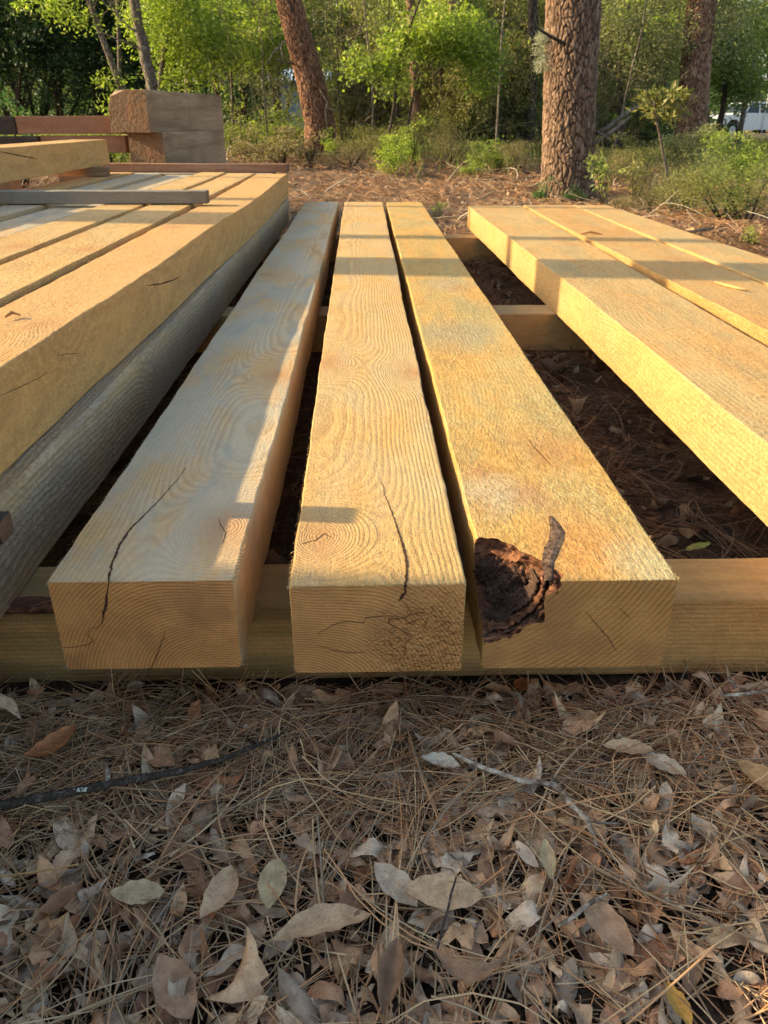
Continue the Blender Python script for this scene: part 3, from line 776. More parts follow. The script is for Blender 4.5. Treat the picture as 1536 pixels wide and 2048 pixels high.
# old stack behind: two chunky square timbers with chamfered end, and long dark timbers beside them
def rotbeam(name, label, cat, c, size, rz, mat, chamf=0., seed=0, group=None):
    w_, l_, h_ = size
    me, o = timber_mesh(name, (-w_ / 2, -w_ / 2), (w_ / 2, w_ / 2), 0, l_, 0, h_, seed, wav=.012, fuzz=0, ny=30)
    if chamf:
        for v in me.vertices:
            if v.co.y < .12 and v.co.x < -w_ / 2 + .03 and v.co.z > h_ * .5: v.co.z -= chamf * (1 - v.co.y / .12) * .8
            if v.co.x < -w_ / 2 + .02 and v.co.z > h_ * .8: v.co.x += chamf * .55; 
    t = obj(name, me, M[mat]); t.location = c; t.rotation_euler = (0, 0, rz)
    return tag(t, label, cat, group)
GS = 'old square timbers stacked behind the left pile'
za = .92
az = -math.atan2(.35, 1.8)
rotbeam('old_timber', 'chunky weathered timber with a chamfered corner, top of the old stack', 'timber', (-2.02, 7.62, .815), (.36, 1.85, .330), az, 'oldbrown', .06, 80, GS)
rotbeam('old_timber', 'chunky weathered timber directly under the chamfered one', 'timber', (-1.93, 7.74, .495), (.33, 1.55, .318), az, 'oldbrown', 0, 81, GS)
rotbeam('old_timber', 'lowest chunky timber of the old stack, resting on the ground', 'timber', (-1.93, 7.80, .02), (.33, 1.5, .473), az, 'oldbrown', 0, 82, GS)
def lbeam(label, xa, xb, y, d, z0, z1, mat, seed):
    me, o = timber_mesh('old_timber', (-d / 2, -d / 2), (d / 2, d / 2), 0, xb - xa, 0, z1 - z0, seed, wav=.010, fuzz=0, ny=30)
    t = obj('old_timber', me, M[mat]); t.location = (xa, y, z0); t.rotation_euler = (0, 0, -math.pi / 2 - .02)
    return tag(t, label, 'timber', 'old long timbers behind the left pile')
lbeam('reddish brown long timber on top, ending against the old stack', -3.09, -2.14, 7.95, .20, .800, .945, 'oldred', 84)
lbeam('blackened long timber at the left edge, end on with the reddish one', -6.4, -3.10, 8.02, .22, .795, .940, 'oldblack', 85)
lbeam('reddish long timber lying under the top one behind the raised timber', -2.9, -2.14, 7.98, .24, .645, .785, 'oldred', 86)
lbeam('black long timber in the lower layer at the left edge', -6.4, -2.92, 8.02, .24, .640, .780, 'oldblack', 87)
for k, x in enumerate((-2.55, -3.4, -5.4)):
    timber('upright block %s the old long timbers' % ('at the right end under', 'in the middle under', 'at the far left under')[k], (x - .15, x - .15), (x + .15, x + .15), 7.84, 8.12, -.02, .640, 'oldbrown', 88 + k, 'blocks under the old long timbers', name='wood_block', cat='block', fuzz=0)

# splinter and small chips
def bent_stick(name, label, cat, pts, rad, mat, seg=6, group=None):
    base = Vector(pts[0]); mb = MB()
    mb.tube([Vector(p) - base for p in pts], rad, seg)
    o = mb.build(name, M[mat], smooth=True); o.location = base
    return tag(o, label, cat, group)
bent_stick('wood_splinter', 'loose yellow wood splinter lying on the orange tinted timber', 'splinter',
           [G(1428, 563, ZT + .008), G(1450, 570, ZT + .010), G(1475, 576, ZT + .009), G(1496, 580, ZT + .012)], [.002, .006, .006, .002], 'mid')
bent_stick('wood_splinter', 'small orange splinter near the left end of the shaved pile timbers', 'splinter',
           [G(10, 634, PT + .007), G(24, 624, PT + .012), G(40, 630, PT + .009)], [.002, .005, .002], 'far_b')
bent_stick('wood_splinter', 'pale splinter at the far end of the orange tinted timber', 'splinter',
           [G(1160, 468, ZT + .006), G(1183, 463, ZT + .014), G(1203, 468, ZT + .008)], [.003, .008, .003], 'far_b')

# board laid over the near part of the pile, just outside the view (throws the short shadow)
plank('loose_board', 'narrow board propped on edge across the near part of the left pile', 'board', (-.70, 1.262, PT + .012), (.060, .9, .100), math.pi / 2 - .12, 'oldgrey', 91)

exec_marker = 0
# ------------------------------------------------------------------ litter
def litter_leaves(n, xr, yr, zr, seed, L=(.035, .085), base=hz, tilt=.35, dens=None, mul=1.):
    """lanceolate dry leaves, curled and twisted, 9 x 3 grid each"""
    r = np.random.default_rng(seed)
    x = r.uniform(*xr, n); y = r.uniform(*yr, n)
    if dens is not None:
        keep = r.random(n) < dens(x, y); x, y = x[keep], y[keep]; n = len(x)
    z = base(x, y) + r.uniform(*zr, n)
    U, V = 9, 5
    u = np.linspace(0, 1, U); t = np.linspace(-1, 1, V)
    ln = (r.uniform(L[0], L[1], n) * (1 + .5 * (r.random(n) < .08)))[:, None, None]
    wd = ln * r.uniform(.15, .25, n)[:, None, None]
    pk = r.uniform(.6, 1.1, n)[:, None, None]
    prof = (np.sin(np.pi * np.clip(u, .0, 1)) ** .75)[None, :, None] * (1 + .25 * (u[None, :, None] - .5) * r.choice([-1, 1], n)[:, None, None])
    ragged = 1 + .16 * np.sin(u[None, :, None] * r.uniform(12, 34, n)[:, None, None] + r.uniform(0, 6, n)[:, None, None]) * (r.random(n)[:, None, None] < .35)
    torn = r.random(n) < .22
    uc = np.where(torn, r.uniform(.45, .85, n), 2.)[:, None, None]
    jag_ = 1 + .12 * r.normal(size=(n, 1, V)) * torn[:, None, None]
    ue = np.minimum(u[None, :, None] * np.ones((n, 1, V)), uc * jag_)
    ucl = np.minimum(u[None, :, None], uc)
    prof = (np.sin(np.pi * np.clip(ucl, 0, 1)) ** .75) * (1 + .25 * (ucl - .5) * r.choice([-1, 1], n)[:, None, None])
    X = (ue - .5) * ln
    Y = t[None, None, :] * wd * prof * ragged
    c1 = r.normal(0, .75, n)[:, None, None]; c2 = r.normal(.15, .7, n)[:, None, None]; tw = r.normal(0, .9, n)[:, None, None]
    Z = c1 * (Y ** 2) / wd + c2 * ((u - .5)[None, :, None] ** 2) * ln * 1.3 + .006 * np.sin(u[None, :, None] * 9 + tw * 5) * np.abs(t)[None, None, :] * ln / .07
    Z = Z + tw * (u - .5)[None, :, None] * Y
    side = r.normal(0, .10, n)[:, None, None]
    Y = Y + side * ((u - .5)[None, :, None] ** 2) * ln * 4 * .5
    P = np.stack([X, Y, Z], -1).reshape(n, -1, 3)
    az = r.uniform(0, 2 * np.pi, n); ti = r.normal(0, tilt, n); ro = r.normal(0, tilt, n)
    ro = ro + np.pi * (r.random(n) < .5)
    def rot(ax, a):
        c, s = np.cos(a), np.sin(a); o = np.zeros_like(c); i = np.ones_like(c)
        m = {'x': [[i, o, o], [o, c, -s], [o, s, c]], 'y': [[c, o, s], [o, i, o], [-s, o, c]], 'z': [[c, -s, o], [s, c, o], [o, o, i]]}[ax]
        return np.array(m).transpose(2, 0, 1)
    R = rot('z', az) @ rot('y', ti) @ rot('x', ro)
    P = np.einsum('nij,nkj->nki', R, P)
    # keep leaves above the ground
    lift = np.maximum(0, -(P[:, :, 2].min(1) + (z - base(x, y))) + .001)
    P[:, :, 0] += x[:, None]; P[:, :, 1] += y[:, None]; P[:, :, 2] += (z + lift)[:, None]
    k = np.arange(U * V).reshape(U, V)
    q = np.stack([k[:-1, :-1], k[1:, :-1], k[1:, 1:], k[:-1, 1:]], -1).reshape(-1, 4)
    Fq = (q[None] + (np.arange(n) * U * V)[:, None, None]).reshape(-1, 4)
    uv = np.stack(np.meshgrid(u, (t + 1) / 2, indexing='ij'), -1).reshape(-1, 2)
    return P.reshape(-1, 3), Fq, np.tile(uv, (n, 1))

def needles(n, xr, yr, zr, seed, L=(.13, .30), rad=(.0006, .0011), seg=7, base=hz, dens=None, dirbias=None, bundle=3, tilt=.09, bend=.35):
    """long curved pine needles, in bundles, three-sided"""
    r = np.random.default_rng(seed)
    nb = n // bundle
    bx = r.uniform(*xr, nb); by = r.uniform(*yr, nb)
    if dens is not None:
        keep = r.random(nb) < dens(bx, by); bx, by = bx[keep], by[keep]; nb = len(bx)
    n = nb * bundle
    x = np.repeat(bx, bundle); y = np.repeat(by, bundle)
    z = np.repeat(r.uniform(*zr, nb), bundle)
    a = r.uniform(0, 2 * np.pi, nb) if dirbias is None else r.normal(dirbias[0], dirbias[1], nb)
    a = np.repeat(a, bundle) + r.normal(0, .10, n)
    ln = np.repeat(r.uniform(*L, nb), bundle) * r.uniform(.85, 1.05, n)
    b = np.repeat(r.normal(0, bend, nb), bundle) + r.normal(0, .18, n)
    rd = r.uniform(*rad, n)
    ti = np.repeat(r.normal(0, tilt, nb), bundle) + r.normal(0, .03, n)
    zb = r.normal(0, .10, n)
    s = np.linspace(0, 1, seg)
    ang = a[:, None] + b[:, None] * (s[None] - .5) * 2
    st = ln[:, None] / (seg - 1)
    dx = np.cos(ang) * st; dy = np.sin(ang) * st
    cx = np.cumsum(dx, 1) - dx; cy = np.cumsum(dy, 1) - dy
    cx = x[:, None] + cx - (cx[:, -1:] / 2); cy = y[:, None] + cy - (cy[:, -1:] / 2)
    cz = z[:, None] + ti[:, None] * (s[None] - .5) * ln[:, None] + zb[:, None] * ln[:, None] * ((s[None] - .5) ** 2 * 4 - .5)
    gz = base(cx, cy)
    cz = gz + np.maximum(cz, .0015)
    nxv = -np.sin(ang); nyv = np.cos(ang)
    tp = (1 - .35 * s[None] ** 3) * rd[:, None]
    V = []
    for k in range(3):
        an = 2 * np.pi * k / 3 + .5
        V.append(np.stack([cx + nxv * np.cos(an) * tp, cy + nyv * np.cos(an) * tp, cz + np.sin(an) * tp], -1))
    V = np.stack(V, 2)    # n, seg, 3, 3
    k = np.arange(seg * 3).reshape(seg, 3)
    q = np.stack([k[:-1], np.roll(k[:-1], -1, 1), np.roll(k[1:], -1, 1), k[1:]], -1).reshape(-1, 4)
    Fq = (q[None] + (np.arange(n) * seg * 3)[:, None, None]).reshape(-1, 4)
    return V.reshape(-1, 3), Fq

def merge(parts):
    V, Fs, U, o = [], [], [], 0
    for p in parts:
        V.append(p[0]); Fs.append(p[1] + o); o += len(p[0])
        if len(p) > 2: U.append(p[2])
    return np.concatenate(V), np.concatenate(Fs), (np.concatenate(U) if U else None)

# nothing may lie inside a bearer or a beam end
def clear(x, y):
    ok = ~((y > 1.10) & (y < 1.33)) & ~((y > 3.34) & (y < 3.62)) & ~((y > 5.80) & (y < 6.06))
    return ok.astype(float)
fgX, fgY = (-1.25, 1.3), (-.25, 1.10)
fgd = lambda x, y: np.where(y > .30, 1., .35)
L1 = litter_leaves(4600, fgX, fgY, (.000, .016), 11, dens=fgd, L=(.026, .066), tilt=.2)
L2 = litter_leaves(1900, fgX, fgY, (.012, .028), 12, dens=lambda x, y: fgd(x, y) * np.clip(1.25 - y * .75, .3, 1), L=(.03, .068), tilt=.22)
L2b = litter_leaves(3000, fgX, fgY, (.0, .010), 13, dens=fgd, L=(.010, .028), tilt=.4)
V_, F_, U_ = merge([L1, L2, L2b])
o = obj('leaf_litter', mesh_np('leaf_litter', V_, F_, U_, smooth=True), M['litter'])
tag(o, 'thick litter of dry oak leaves covering the ground in the foreground', 'leaf litter', kind='stuff')
nd = lambda x, y: np.where(y > .25, 1., .3) * (.55 + .45 * np.clip((y - .5) * 2, 0, 1))
P1 = needles(5400, fgX, (-.25, 1.06), (.004, .026), 21, dens=nd, rad=(.0007, .0013))
P2 = needles(3600, fgX, (-.25, 1.04), (.018, .038), 22, rad=(.0009, .0016), L=(.2, .34), dens=lambda x, y: nd(x, y) * .8, tilt=.06)
P3 = needles(2400, fgX, (.80, 1.08), (.006, .034), 23, dirbias=(.25, .7), tilt=.04, L=(.16, .3))
P4 = needles(6000, fgX, fgY, (.0, .020), 24, L=(.02, .07), rad=(.0005, .0011), seg=3, bundle=1, tilt=.2, dens=nd)
V_, F_, _ = merge([P1, P2, P3, P4])
o = obj('pine_straw', mesh_np('pine_straw', V_, F_), M['needle'])
tag(o, 'brown pine straw scattered over the leaves in the foreground', 'pine straw', kind='stuff')
# under and between the beams
PU = needles(15000, (-.9, 3.6), (1.32, 7.0), (.003, .05), 31, dens=lambda x, y: clear(x, y) * np.where((x > .4) & (x < .95), 1., np.where(x > 1.9, .9, .35)), L=(.15, .32), rad=(.0009, .0014))
V_, F_, _ = merge([PU])
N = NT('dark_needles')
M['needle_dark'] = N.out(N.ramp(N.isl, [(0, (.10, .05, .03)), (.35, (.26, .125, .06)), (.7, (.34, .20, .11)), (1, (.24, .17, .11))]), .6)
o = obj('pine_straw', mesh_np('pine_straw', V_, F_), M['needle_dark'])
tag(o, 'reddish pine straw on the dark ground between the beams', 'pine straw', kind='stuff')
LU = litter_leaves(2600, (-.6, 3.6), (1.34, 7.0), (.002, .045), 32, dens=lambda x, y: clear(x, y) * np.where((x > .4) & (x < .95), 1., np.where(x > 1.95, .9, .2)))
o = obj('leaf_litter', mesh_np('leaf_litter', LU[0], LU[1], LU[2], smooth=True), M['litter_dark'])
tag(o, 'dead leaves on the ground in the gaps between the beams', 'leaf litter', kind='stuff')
# beyond the beams
big = needles(30000, (-4.5, 9), (6.9, 15.5), (.002, .07), 41, L=(.18, .34), rad=(.0012, .0024), seg=5, tilt=.16, dens=lambda x, y: np.clip(1.3 - (y - 7) * .08, .3, 1))
o = obj('pine_straw', mesh_np('pine_straw', big[0], big[1]), M['needle_red'])
tag(o, 'rust coloured pine straw carpet beyond the far ends of the beams', 'pine straw', kind='stuff')
LB = litter_leaves(5500, (-4.5, 9), (6.8, 14.5), (.002, .06), 42, L=(.035, .075), tilt=.4)
o = obj('leaf_litter', mesh_np('leaf_litter', LB[0], LB[1], LB[2]), M['litter_mid'])
tag(o, 'scattered dead leaves on the forest floor beyond the beams', 'leaf litter', kind='stuff')

FT = needles(480, (-4.5, 9), (7.2, 15), (.01, .10), 43, L=(.25, 1.0), rad=(.003, .008), seg=6, bundle=1, tilt=.25, bend=.5)
N = NT('grey_twigs'); M['greytwig'] = N.out(N.ramp(N.isl, [(0, (.16, .12, .09)), (.5, (.38, .32, .25)), (1, (.56, .50, .42))]), .9)
o = obj('fallen_twigs', mesh_np('fallen_twigs', FT[0], FT[1]), M['greytwig'])
tag(o, 'fallen grey twigs strewn over the clearing beyond the beams', 'twigs', kind='stuff')

# single leaves that stand out
def one_leaf(px, py, L, az, cols, label, curl=.4, wd=.2, z=.034, seed=0, tilt=.12, bend=.0, name='fallen_leaf'):
    U, V = 15, 7
    rnd = random.Random(seed); c = G(px, py, z); m = MB()
    uvs = []
    for i in range(U):
        u = i / (U - 1)
        w_ = wd * L * (math.sin(math.pi * u) ** .8) * (1 + .2 * (u - .5)) * (1 + .04 * math.sin(u * 23 + seed))
        for k in range(V):
            t = k / (V - 1) * 2 - 1
            X = (u - .5) * L; Y = t * w_ + bend * L * ((u - .5) ** 2) * 4
            Z = curl * t * t * w_ + .25 * curl * L * (u - .5) ** 2 * 2 + .0015 * math.sin(u * 26 + seed) * abs(t)
            m.v.append(Vector((X, Y, Z))); uvs.append((u, (t + 1) / 2))
    for i in range(U - 1):
        for k in range(V - 1):
            a = i * V + k; m.f.append((a, a + V, a + V + 1, a + 1))
    q = [qq for qq in m.f]
    me = mesh_np(name, np.array([tuple(p) for p in m.v]), np.array(q), np.array(uvs), smooth=True)
    o = obj(name, me, flat_leaf('leaf_' + str(seed), *cols))
    o.location = c; o.rotation_euler = (rnd.uniform(-tilt, tilt), rnd.uniform(-tilt, tilt), math.radians(az))
    tag(o, label, 'leaf', 'fallen leaves that stand out in the litter')
TAN = ((.56, .37, .22), (.60, .41, .25)); GRY = ((.52, .41, .29), (.56, .45, .33)); RUS = ((.46, .18, .065), (.5, .2, .08)); BRN = ((.42, .25, .15), (.46, .29, .18)); OLV = ((.50, .375, .21), (.54, .41, .24))
one_leaf(640, 1845, .125, 18, TAN, 'large tan pointed leaf, the longest one in the foreground', .3, .17, .040, 1, bend=-.10)
one_leaf(885, 1785, .105, -4, TAN, 'broad tan leaf right of centre with a small ring mark', .15, .23, .042, 2)
one_leaf(790, 1770, .085, -52, GRY, 'smooth grey leaf just left of the broad tan leaf', .25, .24, .040, 3)
one_leaf(545, 1765, .072, 86, OLV, 'oval olive leaf standing upright below the centre left', .1, .26, .040, 4)
one_leaf(443, 1790, .085, 72, TAN, 'tan leaf with a long stalk left of the oval olive one', .5, .22, .040, 5, bend=.08)
one_leaf(275, 1785, .070, 4, OLV, 'flat pale olive leaf on the left side of the litter', .1, .25, .038, 6)
one_leaf(112, 1500, .088, 44, RUS, 'curled rust orange leaf above the dark branch', 1.1, .2, .040, 7, bend=.15)
one_leaf(120, 1815, .075, 58, ((.32, .16, .08), (.36, .19, .1)), 'curled coppery leaf near the left edge', 1.0, .17, .042, 8)
one_leaf(1255, 1500, .078, -12, TAN, 'tan leaf with an upcurled edge right of the centre', .5, .22, .042, 9)
one_leaf(1325, 1530, .075, -42, GRY, 'greyish leaf lying to the right of the tan upcurled one', .35, .22, .042, 10)
one_leaf(1522, 1560, .085, -58, ((.42, .25, .11), (.46, .28, .13)), 'orange tan leaf at the right edge of the picture', .4, .27, .044, 11)
one_leaf(1210, 1850, .095, -62, BRN, 'ragged brown leaf right of centre under long needles', .35, .22, .042, 12)
one_leaf(1045, 1372, .050, 80, ((.42, .13, .04), (.48, .17, .06)), 'bright orange leaf leaning against the near bearer timber', .5, .3, .030, 13, .5)
one_leaf(880, 1530, .062, -18, ((.52, .46, .37), (.56, .5, .4)), 'pale cupped leaf just below the middle beam', .8, .24, .042, 14)
one_leaf(1095, 1720, .060, 88, OLV, 'slender pale leaf standing beside the lichen covered twig', .4, .17, .045, 15)
one_leaf(930, 1955, .085, -14, ((.33, .20, .12), (.37, .23, .14)), 'curved tan leaf near the bottom edge', .8, .15, .044, 16, bend=.3)
one_leaf(780, 1965, .095, 78, ((.30, .17, .10), (.33, .2, .12)), 'long folded brown leaf near the bottom edge', 1.2, .15, .044, 17)
one_leaf(1355, 2010, .05, -78, ((.50, .27, .05), (.54, .3, .07)), 'small mustard yellow leaf near the bottom right', .5, .22, .044, 18)
one_leaf(1175, 1440, .055, -65, TAN, 'small tan leaf close under the right beam end', .5, .18, .036, 19)
one_leaf(350, 1975, .09, -55, BRN, 'brown leaf at the lower left partly under needles', .3, .25, .040, 20)
one_leaf(1395, 1097, .085, 28, ((.30, .36, .09), (.36, .40, .12)), 'yellow green leaf in the gap between the right beams', .5, .16, .040, 21, name='green_leaf')

def stick(name, label, px, rads, mat, z=.045, twigs=(), cat='stick'):
    P = [G(x, y, z + dz) for x, y, dz in px]
    base = P[0].copy()
    root = MB()
    D = []; R = []
    n = len(P)
    for i in range(n - 1):
        for k in range(6):
            t = k / 6; p = P[i].lerp(P[i + 1], t)
            q = Vector((mnoise.noise(p * 40), mnoise.noise(p * 40 + Vector((9, 0, 0))), mnoise.noise(p * 40 + Vector((0, 9, 0))))) * .0016
            D.append(p + q - base); R.append((rads[i] + (rads[i + 1] - rads[i]) * t) * (1 + .12 * mnoise.noise(p * 120)))
    D.append(P[-1] - base); R.append(rads[-1])
    root.tube(D, R, 10)
    o = root.build(name, M[mat], smooth=True); o.location = base
    tag(o, label, cat)
    for tp in twigs:
        m = MB(); T = [G(x, y, z + dz) - base for x, y, dz in tp[0]]
        m.tube(T, tp[1], 7); m.build('side_twig', M[tp[2]], o, smooth=True)
    return o
br = stick('fallen_branch', 'dark fallen branch with a white lichen patch lying on the litter at left',
           [(-60, 1622, 0), (60, 1600, .004), (160, 1580, .006), (260, 1560, .004), (360, 1542, 0), (440, 1520, .002), (500, 1497, 0), (560, 1470, -.006)],
           [.0072, .0068, .0064, .0060, .0052, .0044, .0036, .002], 'twigbark',
           twigs=[([(214, 1568, .004), (216, 1550, .016), (213, 1528, .022)], [.005, .0035, .002], 'lichentwig')])
lm = MB(); rnd = random.Random(2)
for k in range(26):
    p = G(160 + rnd.uniform(-15, 13), 1579 + rnd.uniform(-4, 3), .053 + rnd.uniform(-.001, .003)) - br.location
    bm = bmesh.new(); bmesh.ops.create_icosphere(bm, subdivisions=1, radius=rnd.uniform(.0012, .0028))
    n0 = len(lm.v); lm.v += [Vector((v.co.x, v.co.y, v.co.z * .6)) + p for v in bm.verts]; lm.f += [tuple(n0 + v.index for v in f_.verts) for f_ in bm.faces]; bm.free()
lm.build('lichen_patch', M['lichen'], br, smooth=True)
stick('lichen_twig', 'forked twig spotted with pale lichen lying right of centre',
      [(905, 1505, 0), (950, 1530, .004), (1040, 1560, .006), (1110, 1570, .004), (1140, 1608, .008), (1172, 1640, .010), (1185, 1668, .006), (1193, 1692, 0)],
      [.002, .0038, .0045, .0048, .0046, .004, .0034, .002], 'lichentwig',
      twigs=[([(1110, 1570, .005), (1085, 1566, .009), (1060, 1565, .006)], [.004, .0028, .002], 'lichentwig'),
             ([(1172, 1640, .010), (1200, 1645, .012), (1240, 1648, .008)], [.003, .002, .0012], 'lichentwig'),
             ([(1112, 1570, .004), (1104, 1555, .010), (1100, 1545, .010)], [.003, .002, .001], 'twigbark')])
stick('small_twig', 'short grey twig with a pale tip just above the ragged brown leaf', [(1115, 1850, 0), (1150, 1830, .006), (1190, 1800, .008), (1215, 1785, .006)], [.0025, .003, .003, .0015], 'lichentwig')
stick('small_twig', 'thin straight grey twig between the long tan leaf and the broad tan one', [(870, 1920, 0), (885, 1860, .01), (900, 1800, .012), (912, 1755, .008)], [.0012, .0016, .0016, .0012], 'twigbark')
stick('small_twig', 'stubby twig left of the large tan leaf', [(270, 1722, .0), (290, 1712, .006), (310, 1706, .004)], [.002, .0035, .002], 'lichentwig')
stick('dry_stem', 'golden dry stem at the left edge of the litter', [(-30, 1757, .0), (60, 1746, .006), (158, 1728, .006)], [.0016, .0016, .0014], 'far_a')
stick('lichen_twig', 'pale lichened twig at the right edge close to the bearer', [(1440, 1392, .01), (1475, 1388, .014), (1545, 1380, .01)], [.0015, .003, .0035], 'lichentwig')

# ------------------------------------------------------------------ plants
def leafcloud(blobs, nclus, per, lsize, seed, spread=.18, wid=.42, gap=.18, up=.3):
    """blobs: (cx,cy,cz,rx,ry,rz,weight). Twig clusters spread through the volume, each a spray of small leaves"""
    r = np.random.default_rng(seed)
    wts = np.array([b[6] for b in blobs], dtype=float); wts /= wts.sum()
    bi = r.choice(len(blobs), nclus, p=wts)
    B = np.array([b[:6] for b in blobs])[bi]
    d = r.normal(size=(nclus, 3)); d /= np.linalg.norm(d, axis=1)[:, None]
    rad = r.random(nclus) ** .42
    C = B[:, :3] + d * rad[:, None] * B[:, 3:6]
    # gaps: drop clusters where a low frequency field is low
    fld = np.sin(C[:, 0] * 3.1 + seed) * np.cos(C[:, 2] * 3.7 + seed * 2) + .6 * np.sin(C[:, 1] * 4.3 + C[:, 0] * 2.2) + .35 * np.sin(C[:, 2] * 8.1 + C[:, 0] * 6.3)
    C = C[fld > gap - .75]
    n = len(C) * per
    cs = r.uniform(.6, 1.4, len(C)) * spread
    P = np.repeat(C, per, 0) + r.normal(size=(n, 3)) * np.repeat(cs, per)[:, None] * np.array([.55, .55, .38])
    P[:, 2] = np.maximum(P[:, 2], .03)
    D = r.normal(size=(n, 3)); D[:, 2] = D[:, 2] * .7 + up * .3
    od = np.repeat(d[fld > gap - .75], per, 0); D = D + .7 * od
    D /= np.linalg.norm(D, axis=1)[:, None]
    S = np.cross(D, r.normal(size=(n, 3))); S /= np.linalg.norm(S, axis=1)[:, None]
    L = (lsize * r.uniform(.6, 1.35, n))[:, None]
    Nn = np.cross(D, S)
    v0 = P; v2 = P + D * L; md = P + D * L * .48 + Nn * L * .09
    v1 = md + S * L * wid * .5; v3 = md - S * L * wid * .5
    V = np.stack([v0, v1, v2, v3], 1).reshape(-1, 3)
    return V, np.arange(n * 4).reshape(-1, 4)

def curve_pts(pts, n=14, wob=0., seed=0):
    """smooth poly-line through pts"""
    P = [Vector(p) for p in pts]; out = []
    m = len(P) - 1
    for i in range(n + 1):
        t = i / n * m; k = min(int(t), m - 1); u = t - k
        p0 = P[max(k - 1, 0)]; p1 = P[k]; p2 = P[k + 1]; p3 = P[min(k + 2, m)]
        q = .5 * ((2 * p1) + (p2 - p0) * u + (2 * p0 - 5 * p1 + 4 * p2 - p3) * u * u + (3 * p1 - p0 - 3 * p2 + p3) * u ** 3)
        if wob: q = q + Vector((mnoise.noise(Vector((i * .6, seed, 0))), mnoise.noise(Vector((i * .6, seed, 5))), 0)) * wob
        out.append(q)
    return out

def limbs(mb, trunk, r0, n, seed, length=(.6, 1.4), zmin=.3, up=.5):
    rnd = random.Random(seed); tips = []
    for k in range(n):
        i = rnd.randint(int(len(trunk) * zmin), len(trunk) - 1)
        p = trunk[i]; a = rnd.uniform(0, 6.28); L = rnd.uniform(*length)
        d = Vector((math.cos(a), math.sin(a), rnd.uniform(.1, 1.) * up * 1.6)).normalized()
        q = p + d * L * .5 + Vector((0, 0, .05 * L)); e = p + d * L + Vector((rnd.uniform(-.15, .15), rnd.uniform(-.15, .15), .15)) * L
        mb.tube([p, q, e], [r0 * rnd.uniform(.25, .45), r0 * .2, r0 * .07], 5)
        tips.append(e); tips.append(q)
        for _ in range(2):
            e2 = q + Vector((rnd.uniform(-1, 1), rnd.uniform(-1, 1), rnd.uniform(0, 1))) * L * .4
            mb.tube([q, e2], [r0 * .14, r0 * .04], 4); tips.append(e2)
    return tips

# -- big displaced pine trunks
def pine_trunk(path, radii, seed, na=180, nh=360, cell=(.040, .115), depth=.023, flare=.12):
    """round trunk along path with plated bark worked into the mesh"""
    r = np.random.default_rng(seed)
    P = np.array([tuple(p) for p in path]); s = np.concatenate([[0], np.cumsum(np.linalg.norm(np.diff(P, axis=0), axis=1))])
    H = s[-1]; hs = np.linspace(0, H, nh)
    C = np.stack([np.interp(hs, s, P[:, i]) for i in range(3)], 1); R = np.interp(hs, s, radii)
    R = R * (1 + flare * np.exp(-hs / .22))
    th = np.linspace(0, 2 * np.pi, na, endpoint=False)
    R0 = radii[0]; W = 2 * np.pi * R0
    nu = max(6, int(W / cell[0])); nv = max(6, int(H / cell[1]))
    ju = r.random((nv + 2, nu)); jv = r.random((nv + 2, nu)); hh = r.random((nv + 2, nu))
    TH, HS = np.meshgrid(th, hs)
    warp = .35 * np.sin(HS * 9 + 3 * np.sin(TH * 2)) + .25 * np.sin(HS * 23 + TH * 5)
    U = TH / (2 * np.pi) * nu + warp; Vv = HS / H * nv + .3 * np.sin(TH * 7 + HS * 11)
    iu = np.floor(U).astype(int); iv = np.floor(Vv).astype(int)
    d1 = np.full(U.shape, 9.); d2 = np.full(U.shape, 9.); cid = np.zeros(U.shape)
    for a in (-1, 0, 1):
        for b in (-1, 0, 1):
            cu = iu + a; cv = np.clip(iv + b, 0, nv + 1); m = cu % nu
            du = (cu + ju[cv, m] - U); dv = (iv + b + jv[cv, m] - Vv)
            d = np.sqrt(du ** 2 + dv ** 2)
            upd = d < d1
            d2 = np.where(upd, d1, np.minimum(d2, d)); cid = np.where(upd, hh[cv, m], cid); d1 = np.where(upd, d, d1)
    e = d2 - d1
    disp = depth * (np.clip(e / .30, 0, 1) ** .6 - 1) + depth * .45 * (cid - .5) + .003 * r.normal(size=e.shape) * .5
    rr = R[:, None] + disp
    X = C[:, 0:1] + rr * np.cos(TH); Y = C[:, 1:2] + rr * np.sin(TH); Z = C[:, 2:3] + 0 * TH
    V = np.stack([X, Y, Z], -1).reshape(-1, 3)
    k = np.arange(nh * na).reshape(nh, na)
    q = np.stack([k[:-1], np.roll(k[:-1], -1, 1), np.roll(k[1:], -1, 1), k[1:]], -1).reshape(-1, 4)
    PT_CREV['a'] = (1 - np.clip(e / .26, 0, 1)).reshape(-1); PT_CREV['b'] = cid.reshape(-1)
    return V, q

